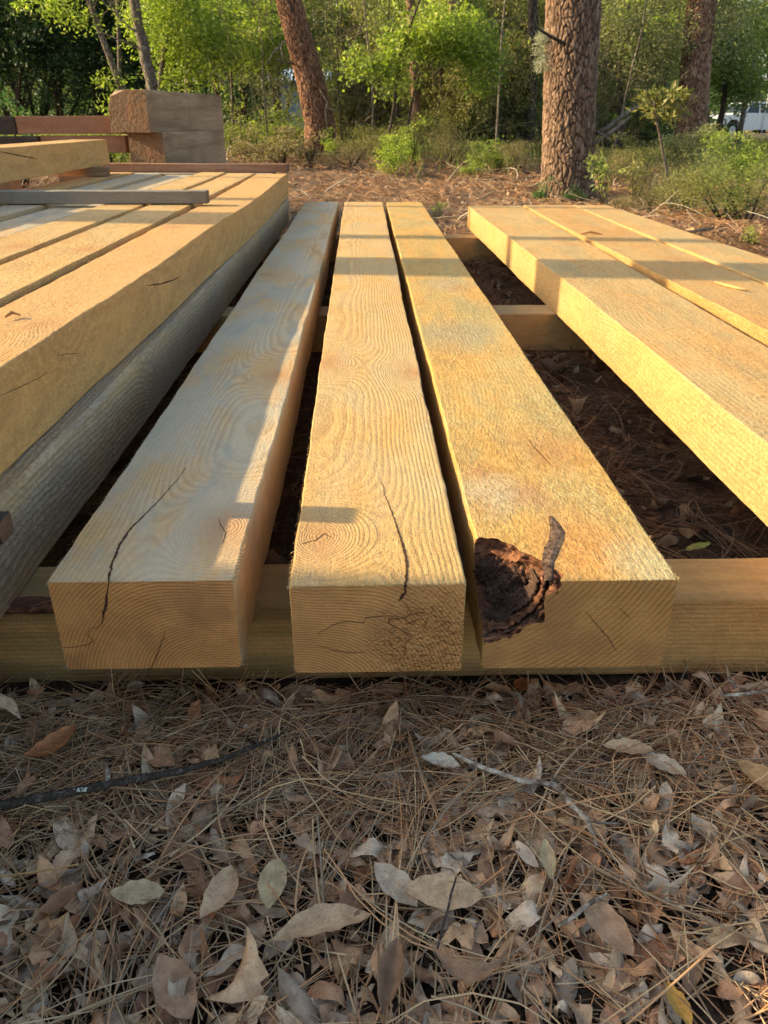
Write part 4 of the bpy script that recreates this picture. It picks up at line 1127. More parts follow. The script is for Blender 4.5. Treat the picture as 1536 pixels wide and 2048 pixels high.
PT_CREV = {}
def pine(label, base, path, radii, mat, seed, crown_z=9., h=13., name='pine_tree', fine=True, dead=(), group='tall pines', trunk_detail=1.):
    root = empty(name, base); tag(root, label, 'tree', group)
    b = Vector(base)
    P = [Vector(p) - b for p in path]
    V, q = pine_trunk(P, radii, seed, int(180 * trunk_detail), int(420 * trunk_detail)) if fine else pine_trunk(P, radii, seed, 40, 120, (.08, .16), .012)
    # upper bole carries on as a plain tapering tube in the same mesh
    top = P[-1]; d = (P[-1] - P[-2]).normalized(); d = (d + Vector((0, 0, .6))).normalized()
    mb = MB(); up_ = [top - d * .05] + [top + Vector((d.x * t * .6, d.y * t * .6, t)) for t in (1.5, 3.5, 6, 8.5)]
    mb.tube(up_, [radii[-1] * k for k in (1., .9, .75, .5, .12)], 20)
    tips = limbs(mb, [p for p in up_[2:] for _ in range(4)], radii[-1] * .6, 16, seed, (1., 2.4), 0., .3)
    me0 = mb.mesh('t', True); me = mesh_np('trunk', V, q, smooth=True)
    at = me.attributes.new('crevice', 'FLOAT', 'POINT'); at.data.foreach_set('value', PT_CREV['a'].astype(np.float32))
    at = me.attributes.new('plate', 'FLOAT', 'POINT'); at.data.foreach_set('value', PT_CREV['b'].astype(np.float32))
    bm = bmesh.new(); bm.from_mesh(me); bm.from_mesh(me0); bm.to_mesh(me); bm.free()
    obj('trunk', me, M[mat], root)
    blobs = [(t.x, t.y, t.z, .55, .55, .35, 1) for t in tips]
    Vc, Fc = leafcloud(blobs, 260, 26, .22, seed, .25, .10)
    obj('crown', mesh_np('crown', Vc, Fc), M['f_pine'], root)
    for pts, rad, mt in dead:
        m = MB(); m.tube([Vector(p) - b for p in pts], rad, 7)
        m.build('dead_limb', M[mt], root, smooth=True)
    return root
def W(px, py, Y):   # survey: point at distance Y
    return F(px, py, Y)

Yp = 10.3
pb = W(1133, 410, Yp); pb.z = HZ(pb.x, Yp) - .02
p1 = W(1139, 200, Yp); p2 = W(1147, 0, Yp); p3 = p2 + Vector((.12, 0, 2.0))
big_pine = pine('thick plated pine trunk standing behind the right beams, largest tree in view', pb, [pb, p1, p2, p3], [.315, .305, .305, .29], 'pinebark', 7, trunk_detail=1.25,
     dead=[([W(1130, 88, 10.0), W(1100, 72, 9.85), W(1072, 55, 9.8), W(1040, 42, 9.8)], [.022, .016, .011, .006], 'darkbark'),
           ([W(1186, 272, 10.25), W(1215, 255, 10.2), W(1255, 225, 10.2), W(1310, 196, 10.2)], [.02, .028, .026, .015], 'deadwood'),
           ([W(1186, 290, 10.1), W(1225, 262, 10.1), W(1262, 232, 10.1)], [.018, .024, .012], 'deadwood'),
           ([W(1186, 262, 10.25), W(1210, 270, 10.1), W(1222, 283, 10.05)], [.016, .014, .008], 'deadwood')])
# grey hanging moss beside the trunk
Vm, Fm = leafcloud([(0, 0, .25, .07, .07, .28, 1), (0.02, 0, .45, .09, .06, .15, 1)], 60, 34, .07, 5, .05, .07)
ms = obj('hanging_moss', mesh_np('hanging_moss', Vm, Fm), foliage('moss_grey', [(0, (.22, .23, .18)), (1, (.42, .43, .35))], .2))
ms.location = W(1083, 152, 10.25); tag(ms, 'tuft of grey moss hanging on the left side of the thick pine', 'moss')
Yl = 14.0
lb = W(640, 300, Yl); lb.z = HZ(lb.x, Yl) - .03
pine('reddish pine leaning to the left in the middle distance', lb, [lb, W(641, 250, Yl), W(618, 150, Yl), W(590, 50, Yl), W(577, 0, Yl), W(560, -120, Yl)], [.265, .245, .225, .205, .2, .19], 'redbark', 9, trunk_detail=.9,
     dead=[([W(590, 128, 13.9), W(566, 122, 13.8), W(562, 95, 13.8), W(566, 82, 13.8)], [.02, .014, .012, .008], 'deadwood'),
           ([W(562, 120, 13.8), W(552, 118, 13.8)], [.012, .006], 'deadwood'),
           ([W(572, 82, 13.9), W(548, 103, 13.8), W(532, 130, 13.8)], [.016, .012, .008], 'deadwood'),
           ([W(655, 260, 13.7), W(651, 220, 13.7), W(655, 205, 13.7), W(640, 180, 13.75)], [.014, .012, .012, .008], 'deadwood'),
           ([W(652, 215, 13.7), W(675, 222, 13.7)], [.01, .006], 'deadwood')])
Yr = 16.0
rb = W(1384, 262, Yr); rb.z = HZ(rb.x, Yr) - .03
pine('straight pine on the right, left of the white pickup', rb, [rb, W(1385, 230, Yr), W(1393, 100, Yr), W(1404, 0, Yr), W(1415, -100, Yr)], [.28, .265, .255, .25, .24], 'rightbark', 13, trunk_detail=.8,
     dead=[([W(1372, 84, 15.75), W(1385, 92, 15.72), W(1398, 92, 15.72)], [.016, .014, .01], 'darkbark'), ([W(1406, 84, 15.75), W(1418, 76, 15.7)], [.024, .018], 'deadwood')])
# slim background pines
def slim_pine(label, px0, py0, px1, Y, wpx, mat, seed):
    b = W(px0, py0, Y); b.z = HZ(b.x, Y) - .05
    r_ = wpx * Y / 1747 / 2
    return pine(label, b, [b, W(px0 + (px1 - px0) * .5, py0 / 2, Y), W(px1, 0, Y), W(px1 + (px1 - px0) * .8, -160, Y)], [r_ * 1.1, r_, r_ * .95, r_ * .85], mat, seed, fine=False)
slim_pine('distant pine directly left of the sapling thicket, above the middle beam', 836, 240, 820, 15.2, 17, 'rightbark', 31)
slim_pine('distant pine whose trunk fades into the thicket right of centre', 915, 230, 903, 15.6, 17, 'rightbark', 32)
slim_pine('dark distant pine close to the left of the thick plated trunk', 1062, 250, 1066, 15.5, 20, 'darkbark', 33)
# off to the left: trees whose trunks throw the bands of shade over the beams; one is added to shade the foreground
def side_tree(label, x, y, r_, seed):
    b = Vector((x, y, HZ(x, y) - .03))
    return pine(label, b, [b, b + Vector((.02, 0, 3)), b + Vector((.05, .02, 6))], [r_, r_ * .97, r_ * .9], 'pinebark', seed, fine=False)
side_tree('pine outside the left edge whose shadow bands the beams', -6.2, 4.46, .255, 41)
side_tree('unseen pine added outside the view to shade the foreground', -5.0, 1.42, .19, 44)  # added out of view to block a sun patch on the near litter
side_tree('young pine outside the left edge beside the thicker one', -9.0, 5.78, .085, 42)
side_tree('thin pine outside the left edge near the old stack', -9.5, 7.58, .05, 43)

# -- hardwoods and shrubs
def tree(label, px_path, Y, wpx, bark_m, leaf_m, blobs, ncl, per, ls, seed, name='oak_tree', cat='tree', group='slim hardwood trees', spread=.2, nl=8, base_y=None, wid=.42):
    pts = [W(x, y, Y) for x, y in px_path]
    b = pts[0].copy(); b.z = HZ(b.x, Y) - .04
    pts = [b] + pts[(1 if pts[0].z < b.z + .1 else 0):]
    root = empty(name, b); tag(root, label, cat, group)
    P = curve_pts([p - b for p in pts], 20, wpx * Y / 1747 * .12, seed)
    r_ = wpx * Y / 1747 / 2
    mb = MB(); rr = [r_ * (1.2 - .5 * i / 20) for i in range(21)]
    mb.tube(P, rr, 10); limbs(mb, P, r_ * .55, nl, seed, (.3, .9), .6)
    mb.build('trunk', M[bark_m], root, smooth=True)
    bl = []
    for (px, py, rx, rz, wt) in blobs:
        c = W(px, py, Y) - b; bl.append((c.x, c.y, c.z, rx, rx * .9, rz, wt))
    if bl:
        V, q = leafcloud(bl, ncl, per, ls, seed, spread, wid)
        obj('crown', mesh_np('crown', V, q), M[leaf_m], root)
    return root
tree('slim leaning trunk left of the old stack with small sprays of lit leaves', [(247, 185), (240, 170), (210, 90), (178, 0), (150, -80)], 15, 14, 'oakbark', 'f_bright', [(160, 40, .35, .2, 1), (90, 12, .45, .12, 1), (185, 95, .12, .2, .5), (222, 165, .22, .15, .7), (150, -60, .5, .3, 1)], 90, 18, .07, 51)
tree('grey mottled trunk rising directly behind the chamfered timber', [(308, 190), (305, 175), (288, 100), (268, 0), (255, -90)], 14, 24, 'oakbark', 'f_bright', [(255, 55, .22, .12, .5), (290, 60, .3, .2, .4), (250, -90, .6, .3, 1)], 90, 18, .07, 52)
tree('thin dark trunk between the two mottled ones', [(241, 175), (238, 80), (234, 0), (232, -60)], 20, 8, 'oakbark', 'f_dark', [(236, -80, .5, .4, 1)], 60, 18, .08, 53)
tree('crooked thin trunk inside the bright green leaves', [(322, 180), (325, 130), (335, 70), (350, 20), (372, -40)], 16, 10, 'oakbark', 'f_bright', [(350, 60, 1.0, .8, 3), (320, 0, .9, .5, 2), (400, 40, .9, .6, 2), (345, 150, .5, .35, 1.2), (430, 90, .7, .5, 1.4)], 620, 24, .075, 54, spread=.24)
tree('straight trunk behind the middle of the old stack', [(378, 200), (377, 180), (372, 80), (366, -30)], 19, 16, 'oakbark', 'f_mid', [(400, 30, 1.4, .8, 2), (470, 20, 1.2, .8, 2), (340, 20, .9, .7, 1)], 420, 24, .085, 55, spread=.28)
tree('reddish slim trunk right of the old stack', [(438, 220), (436, 200), (427, 140), (415, 40)], 19, 9, 'redbark', 'f_mid', [(480, 70, 1.2, .8, 2), (520, 110, .8, .6, 1), (540, 20, 1.1, .7, 2)], 480, 24, .085, 56, spread=.28)
tree('thin pale sapling trunk between old stack and leaning pine', [(466, 245), (463, 170), (458, 60)], 17, 5, 'oakbark', 'f_bright', [(505, 90, .55, .4, 1), (470, 30, .8, .5, 1), (545, 80, .4, .5, .7)], 240, 22, .075, 57)
tree('slanting dark sapling left of the bright shrub in the thicket', [(775, 285), (785, 230), (800, 130), (818, 60), (840, 0)], 13, 6, 'darkbark', 'f_bright', [(765, 105, .5, .16, 2), (825, 70, .45, .16, 1.6), (735, 140, .3, .12, 1), (860, 40, .5, .2, 1.3), (790, 160, .3, .3, .8)], 190, 20, .075, 58, group='saplings in the thicket')
tree('slanting dark sapling in the thicket, right of the other slanting one', [(815, 265), (825, 200), (848, 110), (866, 30)], 13.5, 5, 'darkbark', 'f_bright', [(865, 95, .4, .16, 1.5), (915, 60, .5, .18, 2), (945, 100, .4, .16, 1.5), (960, 140, .25, .3, 1)], 220, 20, .075, 59, group='saplings in the thicket')
tree('thin pale bare stem right of centre reaching out of view', [(1000, 150), (1003, 80), (1010, 0), (1014, -50)], 14, 4, 'deadwood', 'f_olive', [(990, -40, .4, .4, 1)], 40, 12, .06, 60, group='saplings in the thicket')
tree('thin pale bare stem just right of the leaning pine', [(745, 150), (737, 100), (728, 0)], 15, 4, 'deadwood', 'f_olive', [(730, -30, .5, .3, 1)], 40, 12, .06, 61, group='saplings in the thicket')
tree('pale trunk rising behind the pickup at the right edge', [(1492, 200), (1500, 160), (1512, 100), (1522, 40), (1536, -30)], 24, 9, 'oakbark', 'f_mid', [(1490, 30, 1.3, .5, 1), (1530, 60, .8, .5, 1)], 200, 20, .1, 62)
tree('fine leaved grey green oak between thick pine and right pine', [(1242, 240), (1240, 150), (1250, 60), (1262, -20)], 16, 9, 'darkbark', 'f_grey', [(1260, 60, 1.1, .8, 3), (1295, 40, .7, .8, 3), (1225, 120, .6, .7, 1.5), (1290, 130, .5, .5, 2), (1460, 20, .4, .4, 1)], 800, 30, .055, 63, spread=.26)
tree('grey green oak beyond the first one, right of the thick pine', [(1180, 240), (1195, 100), (1210, -20)], 21, 14, 'darkbark', 'f_grey', [(1200, 60, 1.4, 1.1, 2), (1290, 90, 1.8, 1.2, 3), (1370, 60, 1.6, 1.2, 3)], 800, 26, .075, 64, spread=.32)
tree('bright green tree right of the right pine', [(1448, 200), (1450, 120), (1455, 20)], 22, 10, 'darkbark', 'f_mid', [(1450, 110, .9, .9, 3), (1470, 40, .8, .7, 2), (1440, 170, .7, .5, 2), (1500, 170, .6, .4, 1)], 640, 26, .08, 65, spread=.28)
tree('loose grey green tree with its crown left of the thick pine', [(1030, 230), (1035, 120), (1030, 0)], 18, 8, 'darkbark', 'f_olive', [(1020, 30, 1.0, .8, 2), (1060, 100, .7, .7, 1.5), (960, 20, .8, .6, 2), (1045, 180, .6, .5, 1)], 520, 26, .065, 66, spread=.28)
tree('olive tree behind the leaning pine with an airy crown', [(700, 210), (695, 100), (690, 0)], 19, 8, 'darkbark', 'f_olive', [(680, 30, 1.1, .8, 2), (750, 50, 1.0, .8, 2), (640, 100, .6, .5, 1), (800, 10, 1., .6, 1)], 560, 26, .07, 67, spread=.28)

# crooked sapling with waxy leaves, right foreground of the woods
rt = tree('crooked sapling with waxy leaves in front of the right pine', [(1342, 385), (1334, 350), (1322, 285), (1311, 225), (1308, 195)], 9.0, 6, 'oakbark', 'f_wax', [(1315, 215, .17, .10, 2), (1345, 195, .16, .10, 2), (1300, 195, .12, .08, 1), (1330, 240, .12, .14, 1), (1365, 225, .12, .10, .8)], 60, 9, .085, 68, name='sapling', group='saplings in the thicket', spread=.07, nl=5, wid=.3)

def shrub_mesh(kind, seed, h, r, ncl, per, ls, spread=.16, wid=.42, low=.25):
    rnd = random.Random(seed)
    blobs = []
    for k in range(7):
        a = rnd.uniform(0, 6.28); rr = rnd.uniform(0, r * .6); z = rnd.uniform(low, .85) * h
        blobs.append((rr * math.cos(a), rr * math.sin(a), z, r * rnd.uniform(.35, .6), r * rnd.uniform(.35, .6), h * rnd.uniform(.16, .3), 1))
    V, q = leafcloud(blobs, ncl, per, ls, seed, spread, wid)
    mb = MB()
    for b in blobs:
        mb.tube([(rnd.uniform(-.05, .05), rnd.uniform(-.05, .05), -.05), (b[0] * .5, b[1] * .5, b[2] * .5), (b[0], b[1], b[2])], [.018 * r + .004, .012 * r + .003, .004], 5)
    return mesh_np('foliage', V, q), mb.mesh('stems', True)
PR = {}
PR['olive'] = [shrub_mesh('o', s, 2.3, 1.25, 520, 24, .062, .13) for s in (101, 102, 103)]
PR['mid'] = [shrub_mesh('m', s, 3.2, 1.5, 520, 24, .085, .17) for s in (111, 112)]
PR['tall'] = [shrub_mesh('t', s, 5.5, 2.2, 640, 28, .10, .30, low=.12) for s in (121, 122, 123)]
PR['low'] = [shrub_mesh('l', s, .75, .55, 110, 20, .05, .10, low=.3) for s in (131, 132, 133)]
PR['sprig'] = [shrub_mesh('p', s, .55, .35, 26, 8, .075, .07, .34, .35) for s in (141, 142)]
PR['fine'] = [shrub_mesh('f', s, .9, .8, 240, 26, .035, .13, .3) for s in (151, 152)]
cnt = {}
def shrub(kind, leaf, px, Y, sx, sz, label, group, name='shrub', cat='shrub', stem='darkbark', dz=0., x=None):
    i = cnt.get(kind, 0); cnt[kind] = i + 1
    fm, sm = PR[kind][i % len(PR[kind])]
    X = W(px, 243, Y).x if x is None else x
    root = empty(name, (X, Y, HZ(X, Y) + dz), i * 2.3 + .5); root.scale = (sx, sx, sz)
    tag(root, label, cat, group)
    for nm, me, mt in (('foliage', fm, leaf), ('stems', sm, stem)):
        o = bpy.data.objects.new(nm, me); COL.objects.link(o); o.parent = root
        if not me.materials: me.materials.append(M[mt])
        o.material_slots[0].link = 'OBJECT'; o.material_slots[0].material = M[mt]
    return root
GD = 'dark evergreens of the left woods'
for px, Y, sx, sz, lab in [(-60, 25, 1.2, 1.15, 'dark evergreen at the far left edge of the woods'), (30, 25, 1.2, 1.1, 'dark evergreen second from the left edge'),
                           (120, 26, 1.3, 1.15, 'dark evergreen behind the leaning slim trunk'), (200, 26, 1.3, 1.2, 'dark evergreen between the two mottled trunks'),
                           (70, 30, 1.6, 1.4, 'tall dark evergreen deep in the left woods'), (290, 28, 1.3, 1.2, 'dark evergreen behind the bright leaves'),
                           (-140, 28, 1.5, 1.3, 'dark evergreen just outside the left edge'), (390, 27, 1.1, 1.2, 'dark evergreen seen under the green canopy by the old stack'),
                           (-330, 30, 1.6, 1.6, 'tall dark evergreen outside the view to the left'), (-230, 29, 1.2, 1.4, 'dark evergreen outside the view nearer the old timbers')]:
    shrub('tall', 'f_dark', px, Y, sx, sz, lab, GD, 'evergreen_tree', 'tree')
GM = 'green understory trees behind the clearing'
for px, Y, sx, sz, leaf, lab in [(480, 23, 1., .9, 'f_deep', 'deep green understory tree right of the old stack'), (560, 25, 1.1, 1.1, 'f_deep', 'deep green understory tree left of the leaning pine'),
                                 (620, 36, 1.2, 1.2, 'f_mid', 'green understory tree far behind the leaning pine'), (780, 24, 1.2, 1.2, 'f_mid', 'green understory tree behind the slanting saplings'),
                                 (880, 22, 1.0, 1.2, 'f_mid', 'green understory tree above the right beam of the three'), (980, 22, 1., 1.1, 'f_mid', 'green understory tree left of the thick pine'),
                                 (1100, 22, 1.1, 1.4, 'f_olive', 'olive understory tree behind the thick pine'), (1230, 25, 1.2, 1.4, 'f_olive', 'olive understory tree right behind the thick pine'),
                                 (1340, 26, 1.2, 1.4, 'f_deep', 'deep green understory tree behind the right pine'), (1430, 30, 1., 1.1, 'f_deep', 'deep green understory tree left of the pickup'),
                                 (1590, 30, 1.2, 1.0, 'f_mid', 'green tree outside the right edge near the pickup')]:
    shrub('tall', leaf, px, Y, sx, sz, lab, GM, 'understory_tree', 'tree')
GO = 'olive shrubs of the thicket'
for px, Y, sx, sz, leaf, lab in [(700, 16.5, .75, .75, 'f_olive', 'olive shrub just right of the leaning pine foot'), (750, 17, .8, .9, 'f_olive', 'olive shrub behind the bright low shrub'),
                                 (820, 16, .85, 1., 'f_olive', 'olive shrub between the slanting saplings'), (880, 15.5, .8, 1., 'f_olive', 'dense olive shrub in the middle of the thicket'),
                                 (940, 15, .75, .95, 'f_olive', 'brownish olive shrub right of the thicket centre'), (1000, 15.5, .8, .9, 'f_olive', 'olive shrub one step left of the thick pine'),
                                 (1055, 16, .7, .75, 'f_mid', 'greener shrub touching the thick pine on the left'), (660, 18, .8, .7, 'f_mid', 'green shrub behind the foot of the leaning pine'),
                                 (1240, 17, .8, .7, 'f_olive', 'olive shrub right of the thick pine foot'), (1310, 18, .8, .6, 'f_deep', 'green shrub left of the right pine foot'),
                                 (1388, 12.8, .55, .42, 'f_grey', 'grey green shrub hiding the foot of the right pine'), (860, 18.5, 1., 1.3, 'f_olive', 'taller olive shrub at the back of the thicket'),
                                 (960, 18.5, 1., 1.3, 'f_grey', 'taller grey olive shrub at the back of the thicket')]:
    shrub('olive', leaf, px, Y, sx, sz, lab, GO)
for px, Y, sx, sz, leaf, lab in [(735, 18.5, .75, .85, 'f_mid', 'tall green shrub left of the slanting saplings'), (800, 17.5, .7, .95, 'f_mid', 'tall green shrub behind the left slanting sapling'),
                                 (875, 17, .7, 1.0, 'f_bright', 'tall yellow green shrub in the middle of the thicket'), (935, 16.5, .65, .95, 'f_mid', 'tall green shrub in the thicket above the right middle beam'),
                                 (990, 17.5, .7, 1.0, 'f_olive', 'tall olive shrub in the thicket two steps left of the thick pine'), (1050, 18, .75, 1.1, 'f_mid', 'tall green shrub showing just left of the thick pine'),
                                 (1215, 18, .6, .9, 'f_grey', 'tall grey green shrub just right of the thick pine'), (1290, 19, .7, 1., 'f_mid', 'tall green shrub behind the crooked sapling')]:
    shrub('mid', leaf, px, Y, sx, sz, lab, 'tall shrubs of the thicket')
GL = 'low green plants at the edge of the clearing'
for px, Y, s, sz, leaf, lab, kind in [(210, 11.2, 1.0, 1.4, 'f_bright', 'bright yellow green bush just left of the chamfered timber', 'low'), (165, 11.5, .7, .95, 'f_bright', 'small bright bush over the reddish timber', 'low'),
                                (25, 11.0, 1.0, 1.45, 'f_deep', 'bluish green bush over the blackened timber at the left edge', 'low'),
                                (480, 15, 1.2, .8, 'f_mid', 'low green plant right of the old stack', 'low'), (540, 15.5, 1.3, .8, 'f_bright', 'low yellow green plant left of the leaning pine', 'low'),
                                (590, 14.8, 1.1, .7, 'f_bright', 'low plant at the left foot of the leaning pine', 'low'), (510, 13, 1., .7, 'f_dry', 'dry low scrub right of the old stack', 'low'),
                                (560, 12.6, 1., .65, 'f_dry', 'dry low scrub in front of the leaning pine', 'low'), (620, 12.4, .9, .6, 'f_dry', 'dry low scrub at the edge of the straw below the leaning pine', 'low'),
                                (670, 13.6, .6, .6, 'f_bright', 'small green plant at the right foot of the leaning pine', 'low'),
                                (785, 12.0, .75, .62, 'f_bright', 'bright low shrub above the middle beam', 'low'), (830, 12.6, .65, .85, 'f_bright', 'bright low shrub right of the other bright one', 'low'),
                                (1000, 12.4, .8, .55, 'f_bright', 'bright fern-like plant left of the thick pine', 'low'), (965, 12.2, .5, .5, 'f_mid', 'small green plant beside the fern-like one', 'low'),
                                (1105, 9.75, .42, .40, 'f_deep', 'small dark green plant at the foot of the thick pine', 'low'), (1160, 9.85, .35, .28, 'f_deep', 'small dark plant at the right foot of the thick pine', 'low'),
                                (1225, 9.4, .8, 1.1, 'f_mid', 'broad leaved seedling right of the thick pine', 'sprig'), (1290, 9.6, .7, .9, 'f_olive', 'broad leaved seedling left of the crooked sapling', 'sprig'),
                                (1470, 11.8, .9, .88, 'f_bright', 'yellow green bush in front of the pickup', 'low'), (1510, 12.5, .9, .85, 'f_bright', 'yellow green bush at the right edge below the pickup', 'low'),
                                (1430, 10.0, .7, .7, 'f_grey', 'grey green shrub left of the yellow green bush', 'fine'), (1400, 8.8, .75, .55, 'f_olive', 'olive brush beyond the outermost timber', 'fine'),
                                (1480, 8.2, .8, .62, 'f_olive', 'olive brush at the right edge beyond the outermost timber', 'fine'), (1530, 8.0, .7, .7, 'f_mid', 'green brush cut by the right edge of the view', 'fine'),
                                (1330, 9.4, .6, .45, 'f_dry', 'dry brush at the foot of the crooked sapling', 'fine'), (1260, 8.8, .5, .25, 'f_dry', 'dry brush just beyond the third right timber', 'fine'),
                                (880, 8.3, .30, .35, 'f_mid', 'small green sprig beyond the end of the right middle beam', 'sprig'), (1545, 6.5, .35, .3, 'f_bright', 'small green sprig beside the outermost timber', 'sprig'),
                                (285, 7.45, .40, .75, 'f_bright', 'weed growing up between the old stack and the left pile', 'sprig'), (240, 7.3, .35, .8, 'f_bright', 'weed beside the end of the raised timber', 'sprig'),
                                (425, 7.5, .25, .75, 'f_mid', 'tiny weed behind the brown board', 'sprig'),
                                (700, 12.6, .7, .45, 'f_dry', 'dry scrub in the straw right of the leaning pine', 'fine'), (745, 13.4, .8, .6, 'f_olive', 'olive scrub between the leaning pine and the bright low shrub', 'fine'),
                                (905, 13.0, .7, .55, 'f_dry', 'dry scrub right of the two bright low shrubs', 'fine'), (940, 11.6, .45, .4, 'f_bright', 'small bright seedling beyond the gap between the beams', 'low'),
                                (1050, 12.2, .7, .5, 'f_dry', 'dry scrub left of the thick pine foot', 'fine'), (1230, 11.4, .7, .5, 'f_dry', 'dry scrub right of the thick pine', 'fine'),
                                (1300, 11.8, .7, .6, 'f_olive', 'olive scrub behind the crooked sapling', 'fine'), (860, 14.2, .9, .8, 'f_olive', 'olive scrub at the front of the thicket', 'fine'),
                                (1370, 10.4, .6, .5, 'f_dry', 'dry scrub right of the crooked sapling', 'fine'),
                                (1180, 12.5, .8, .6, 'f_olive', 'low olive plant half hidden by the thick pine', 'low'), (1260, 13.5, 1., .7, 'f_olive', 'low olive plant under the dead branches', 'low')]:
    shrub(kind, leaf, px, Y, s, sz, lab, GL, 'low_plant', 'plant')
# screening shrubs added outside the view to the left to keep the foreground in shade
for k, (x, y, s) in enumerate([(-9.0, .42, .85), (-10.6, .52, .92), (-12.2, .45, 1.05), (-9.6, -2.4, .95)]):
    shrub('tall', 'f_mid', 0, y, s, s * 1.3, 'unseen leafy shrub added for shade left of the camera, %s' % ('nearest the pile', 'farthest back', 'in front of the rest', 'farthest out')[k], 'shrubs added for shade left of the camera', x=x, name='screening_shrub')

# bare fallen branches on the clearing floor
def ground_branch(label, px, rads, z=.03, side=()):
    P = []
    for x, y, dz in px:
        p = G(x, y, .08)
        for _ in range(4): p = G(x, y, HZ(p.x, min(p.y, 14)) + dz)
        P.append(p)
    mb = MB(); b = P[0].copy(); Q = curve_pts([p - b for p in P], 14, .01, 3)
    mb.tube(Q, [rads[0] + (rads[1] - rads[0]) * i / 14 for i in range(15)], 6)
    o = mb.build('dead_branch', M['deadwood'], smooth=True); o.location = b
    tag(o, label, 'branch', 'dead branches on the clearing floor'); return o
ground_branch('arched bare branch leaning left of the thick pine', [(972, 340, .03), (1000, 347, .12), (1030, 335, .15), (1075, 325, .2)], (.010, .018))
ground_branch('thin bare branch lying in the straw above the gap', [(880, 303, .02), (900, 330, .05), (925, 372, .03)], (.008, .012))
ground_branch('bare twig crossing the straw below the arched branch', [(905, 365, .02), (935, 350, .06), (960, 318, .10)], (.006, .009))
ground_branch('bleached stick lying on the ground beyond the outermost timber', [(1330, 470, .01), (1390, 462, .03), (1440, 455, .02)], (.012, .016))
ground_branch('bleached stick under the brush at the right', [(1385, 432, .02), (1420, 420, .05), (1460, 408, .04)], (.010, .008))

# grass and forest-floor green behind the clearing
def grass(n, xr, yr, seed, h=(.12, .35), dens=None):
    r = np.random.default_rng(seed)
    x = r.uniform(*xr, n); y = r.uniform(*yr, n)
    if dens is not None:
        k = r.random(n) < dens(x, y); x, y = x[k], y[k]; n = len(x)
    z = hz(x, y); H = r.uniform(*h, n); a = r.uniform(0, 6.28, n); w_ = r.uniform(.004, .009, n)
    lx = r.normal(0, .3, n) * H; ly = r.normal(0, .3, n) * H
    dx = np.cos(a) * w_; dy = np.sin(a) * w_
    v = np.stack([np.stack([x - dx, y - dy, z], -1), np.stack([x + dx, y + dy, z], -1), np.stack([x + lx + dx * .3, y + ly + dy * .3, z + H], -1), np.stack([x + lx - dx * .3, y + ly - dy * .3, z + H], -1)], 1)
    return v.reshape(-1, 3), np.arange(n * 4).reshape(-1, 4)
gd = lambda x, y: np.clip((y - 12 + .8 * np.sin(x * 1.3) + .5 * np.sin(x * 3.7)) / 3, 0, 1)
V_, F_ = grass(60000, (-12, 16), (11.5, 26), 5, dens=gd)
o = obj('grass', mesh_np('grass', V_, F_), foliage('grass_blades', [(0, (.09, .12, .03)), (.5, (.20, .22, .06)), (1, (.34, .30, .13))], .35))
tag(o, 'thin grass and weeds covering the ground under the trees', 'grass', kind='stuff')
V_, F_ = leafcloud([(x, y, HZ(x, y) + .12, .8, .8, .12, 1) for x, y in [(random.Random(k).uniform(-9, 14), random.Random(k + 99).uniform(13.2, 24)) for k in range(120)]], 2400, 16, .05, 77, .18)
o = obj('ground_cover', mesh_np('ground_cover', V_, F_), M['f_mid'])
tag(o, 'low green ground cover spread under the trees', 'ground cover', kind='stuff')

# bare sapling stems in the thicket
def sap_proto(seed):
    rnd = random.Random(seed); mb = MB()
    P = curve_pts([(0, 0, -.05), (rnd.uniform(-.15, .15), rnd.uniform(-.1, .1), 1.2), (rnd.uniform(-.25, .25), rnd.uniform(-.2, .2), 2.6), (rnd.uniform(-.45, .45), 0, 4.2)], 16, .04, seed)
    mb.tube(P, [.022 * (1 - .7 * i / 16) for i in range(17)], 6)
    tips = limbs(mb, P, .016, 12, seed, (.3, .9), .15)
    V, q = leafcloud([(t.x, t.y, t.z, .14, .14, .1, 1) for t in tips], 60, 12, .07, seed, .10)
    return mb.mesh('trunk', True), mesh_np('crown', V, q)
SP = [sap_proto(k) for k in (201, 202, 203, 204)]
for me_t, me_c in SP: me_t.materials.append(M['deadwood']); me_c.materials.append(M['f_bright'])
rs = random.Random(77)
for k in range(24):
    px = rs.uniform(680, 1320) if k < 18 else rs.uniform(440, 570); Y = rs.uniform(14.6, 20)
    if abs(px - 1135) < 45: px += 110
    x = W(px, 243, Y).x
    root = empty('sapling', (x, Y, HZ(x, Y)), rs.uniform(0, 6)); root.scale = (rs.uniform(.7, 1.1),) * 3
    tag(root, 'thin bare stemmed sapling standing in the tangled thicket behind the clearing', 'sapling', 'thin stemmed saplings of the thicket')
    for nm, me, mt in (('trunk', SP[k % 4][0], rs.choice(('oakbark', 'darkbark', 'darkbark'))), ('crown', SP[k % 4][1], rs.choice(('f_bright', 'f_mid', 'f_olive')))):
        o = bpy.data.objects.new(nm, me); COL.objects.link(o); o.parent = root
        o.material_slots[0].link = 'OBJECT'; o.material_slots[0].material = M[mt]
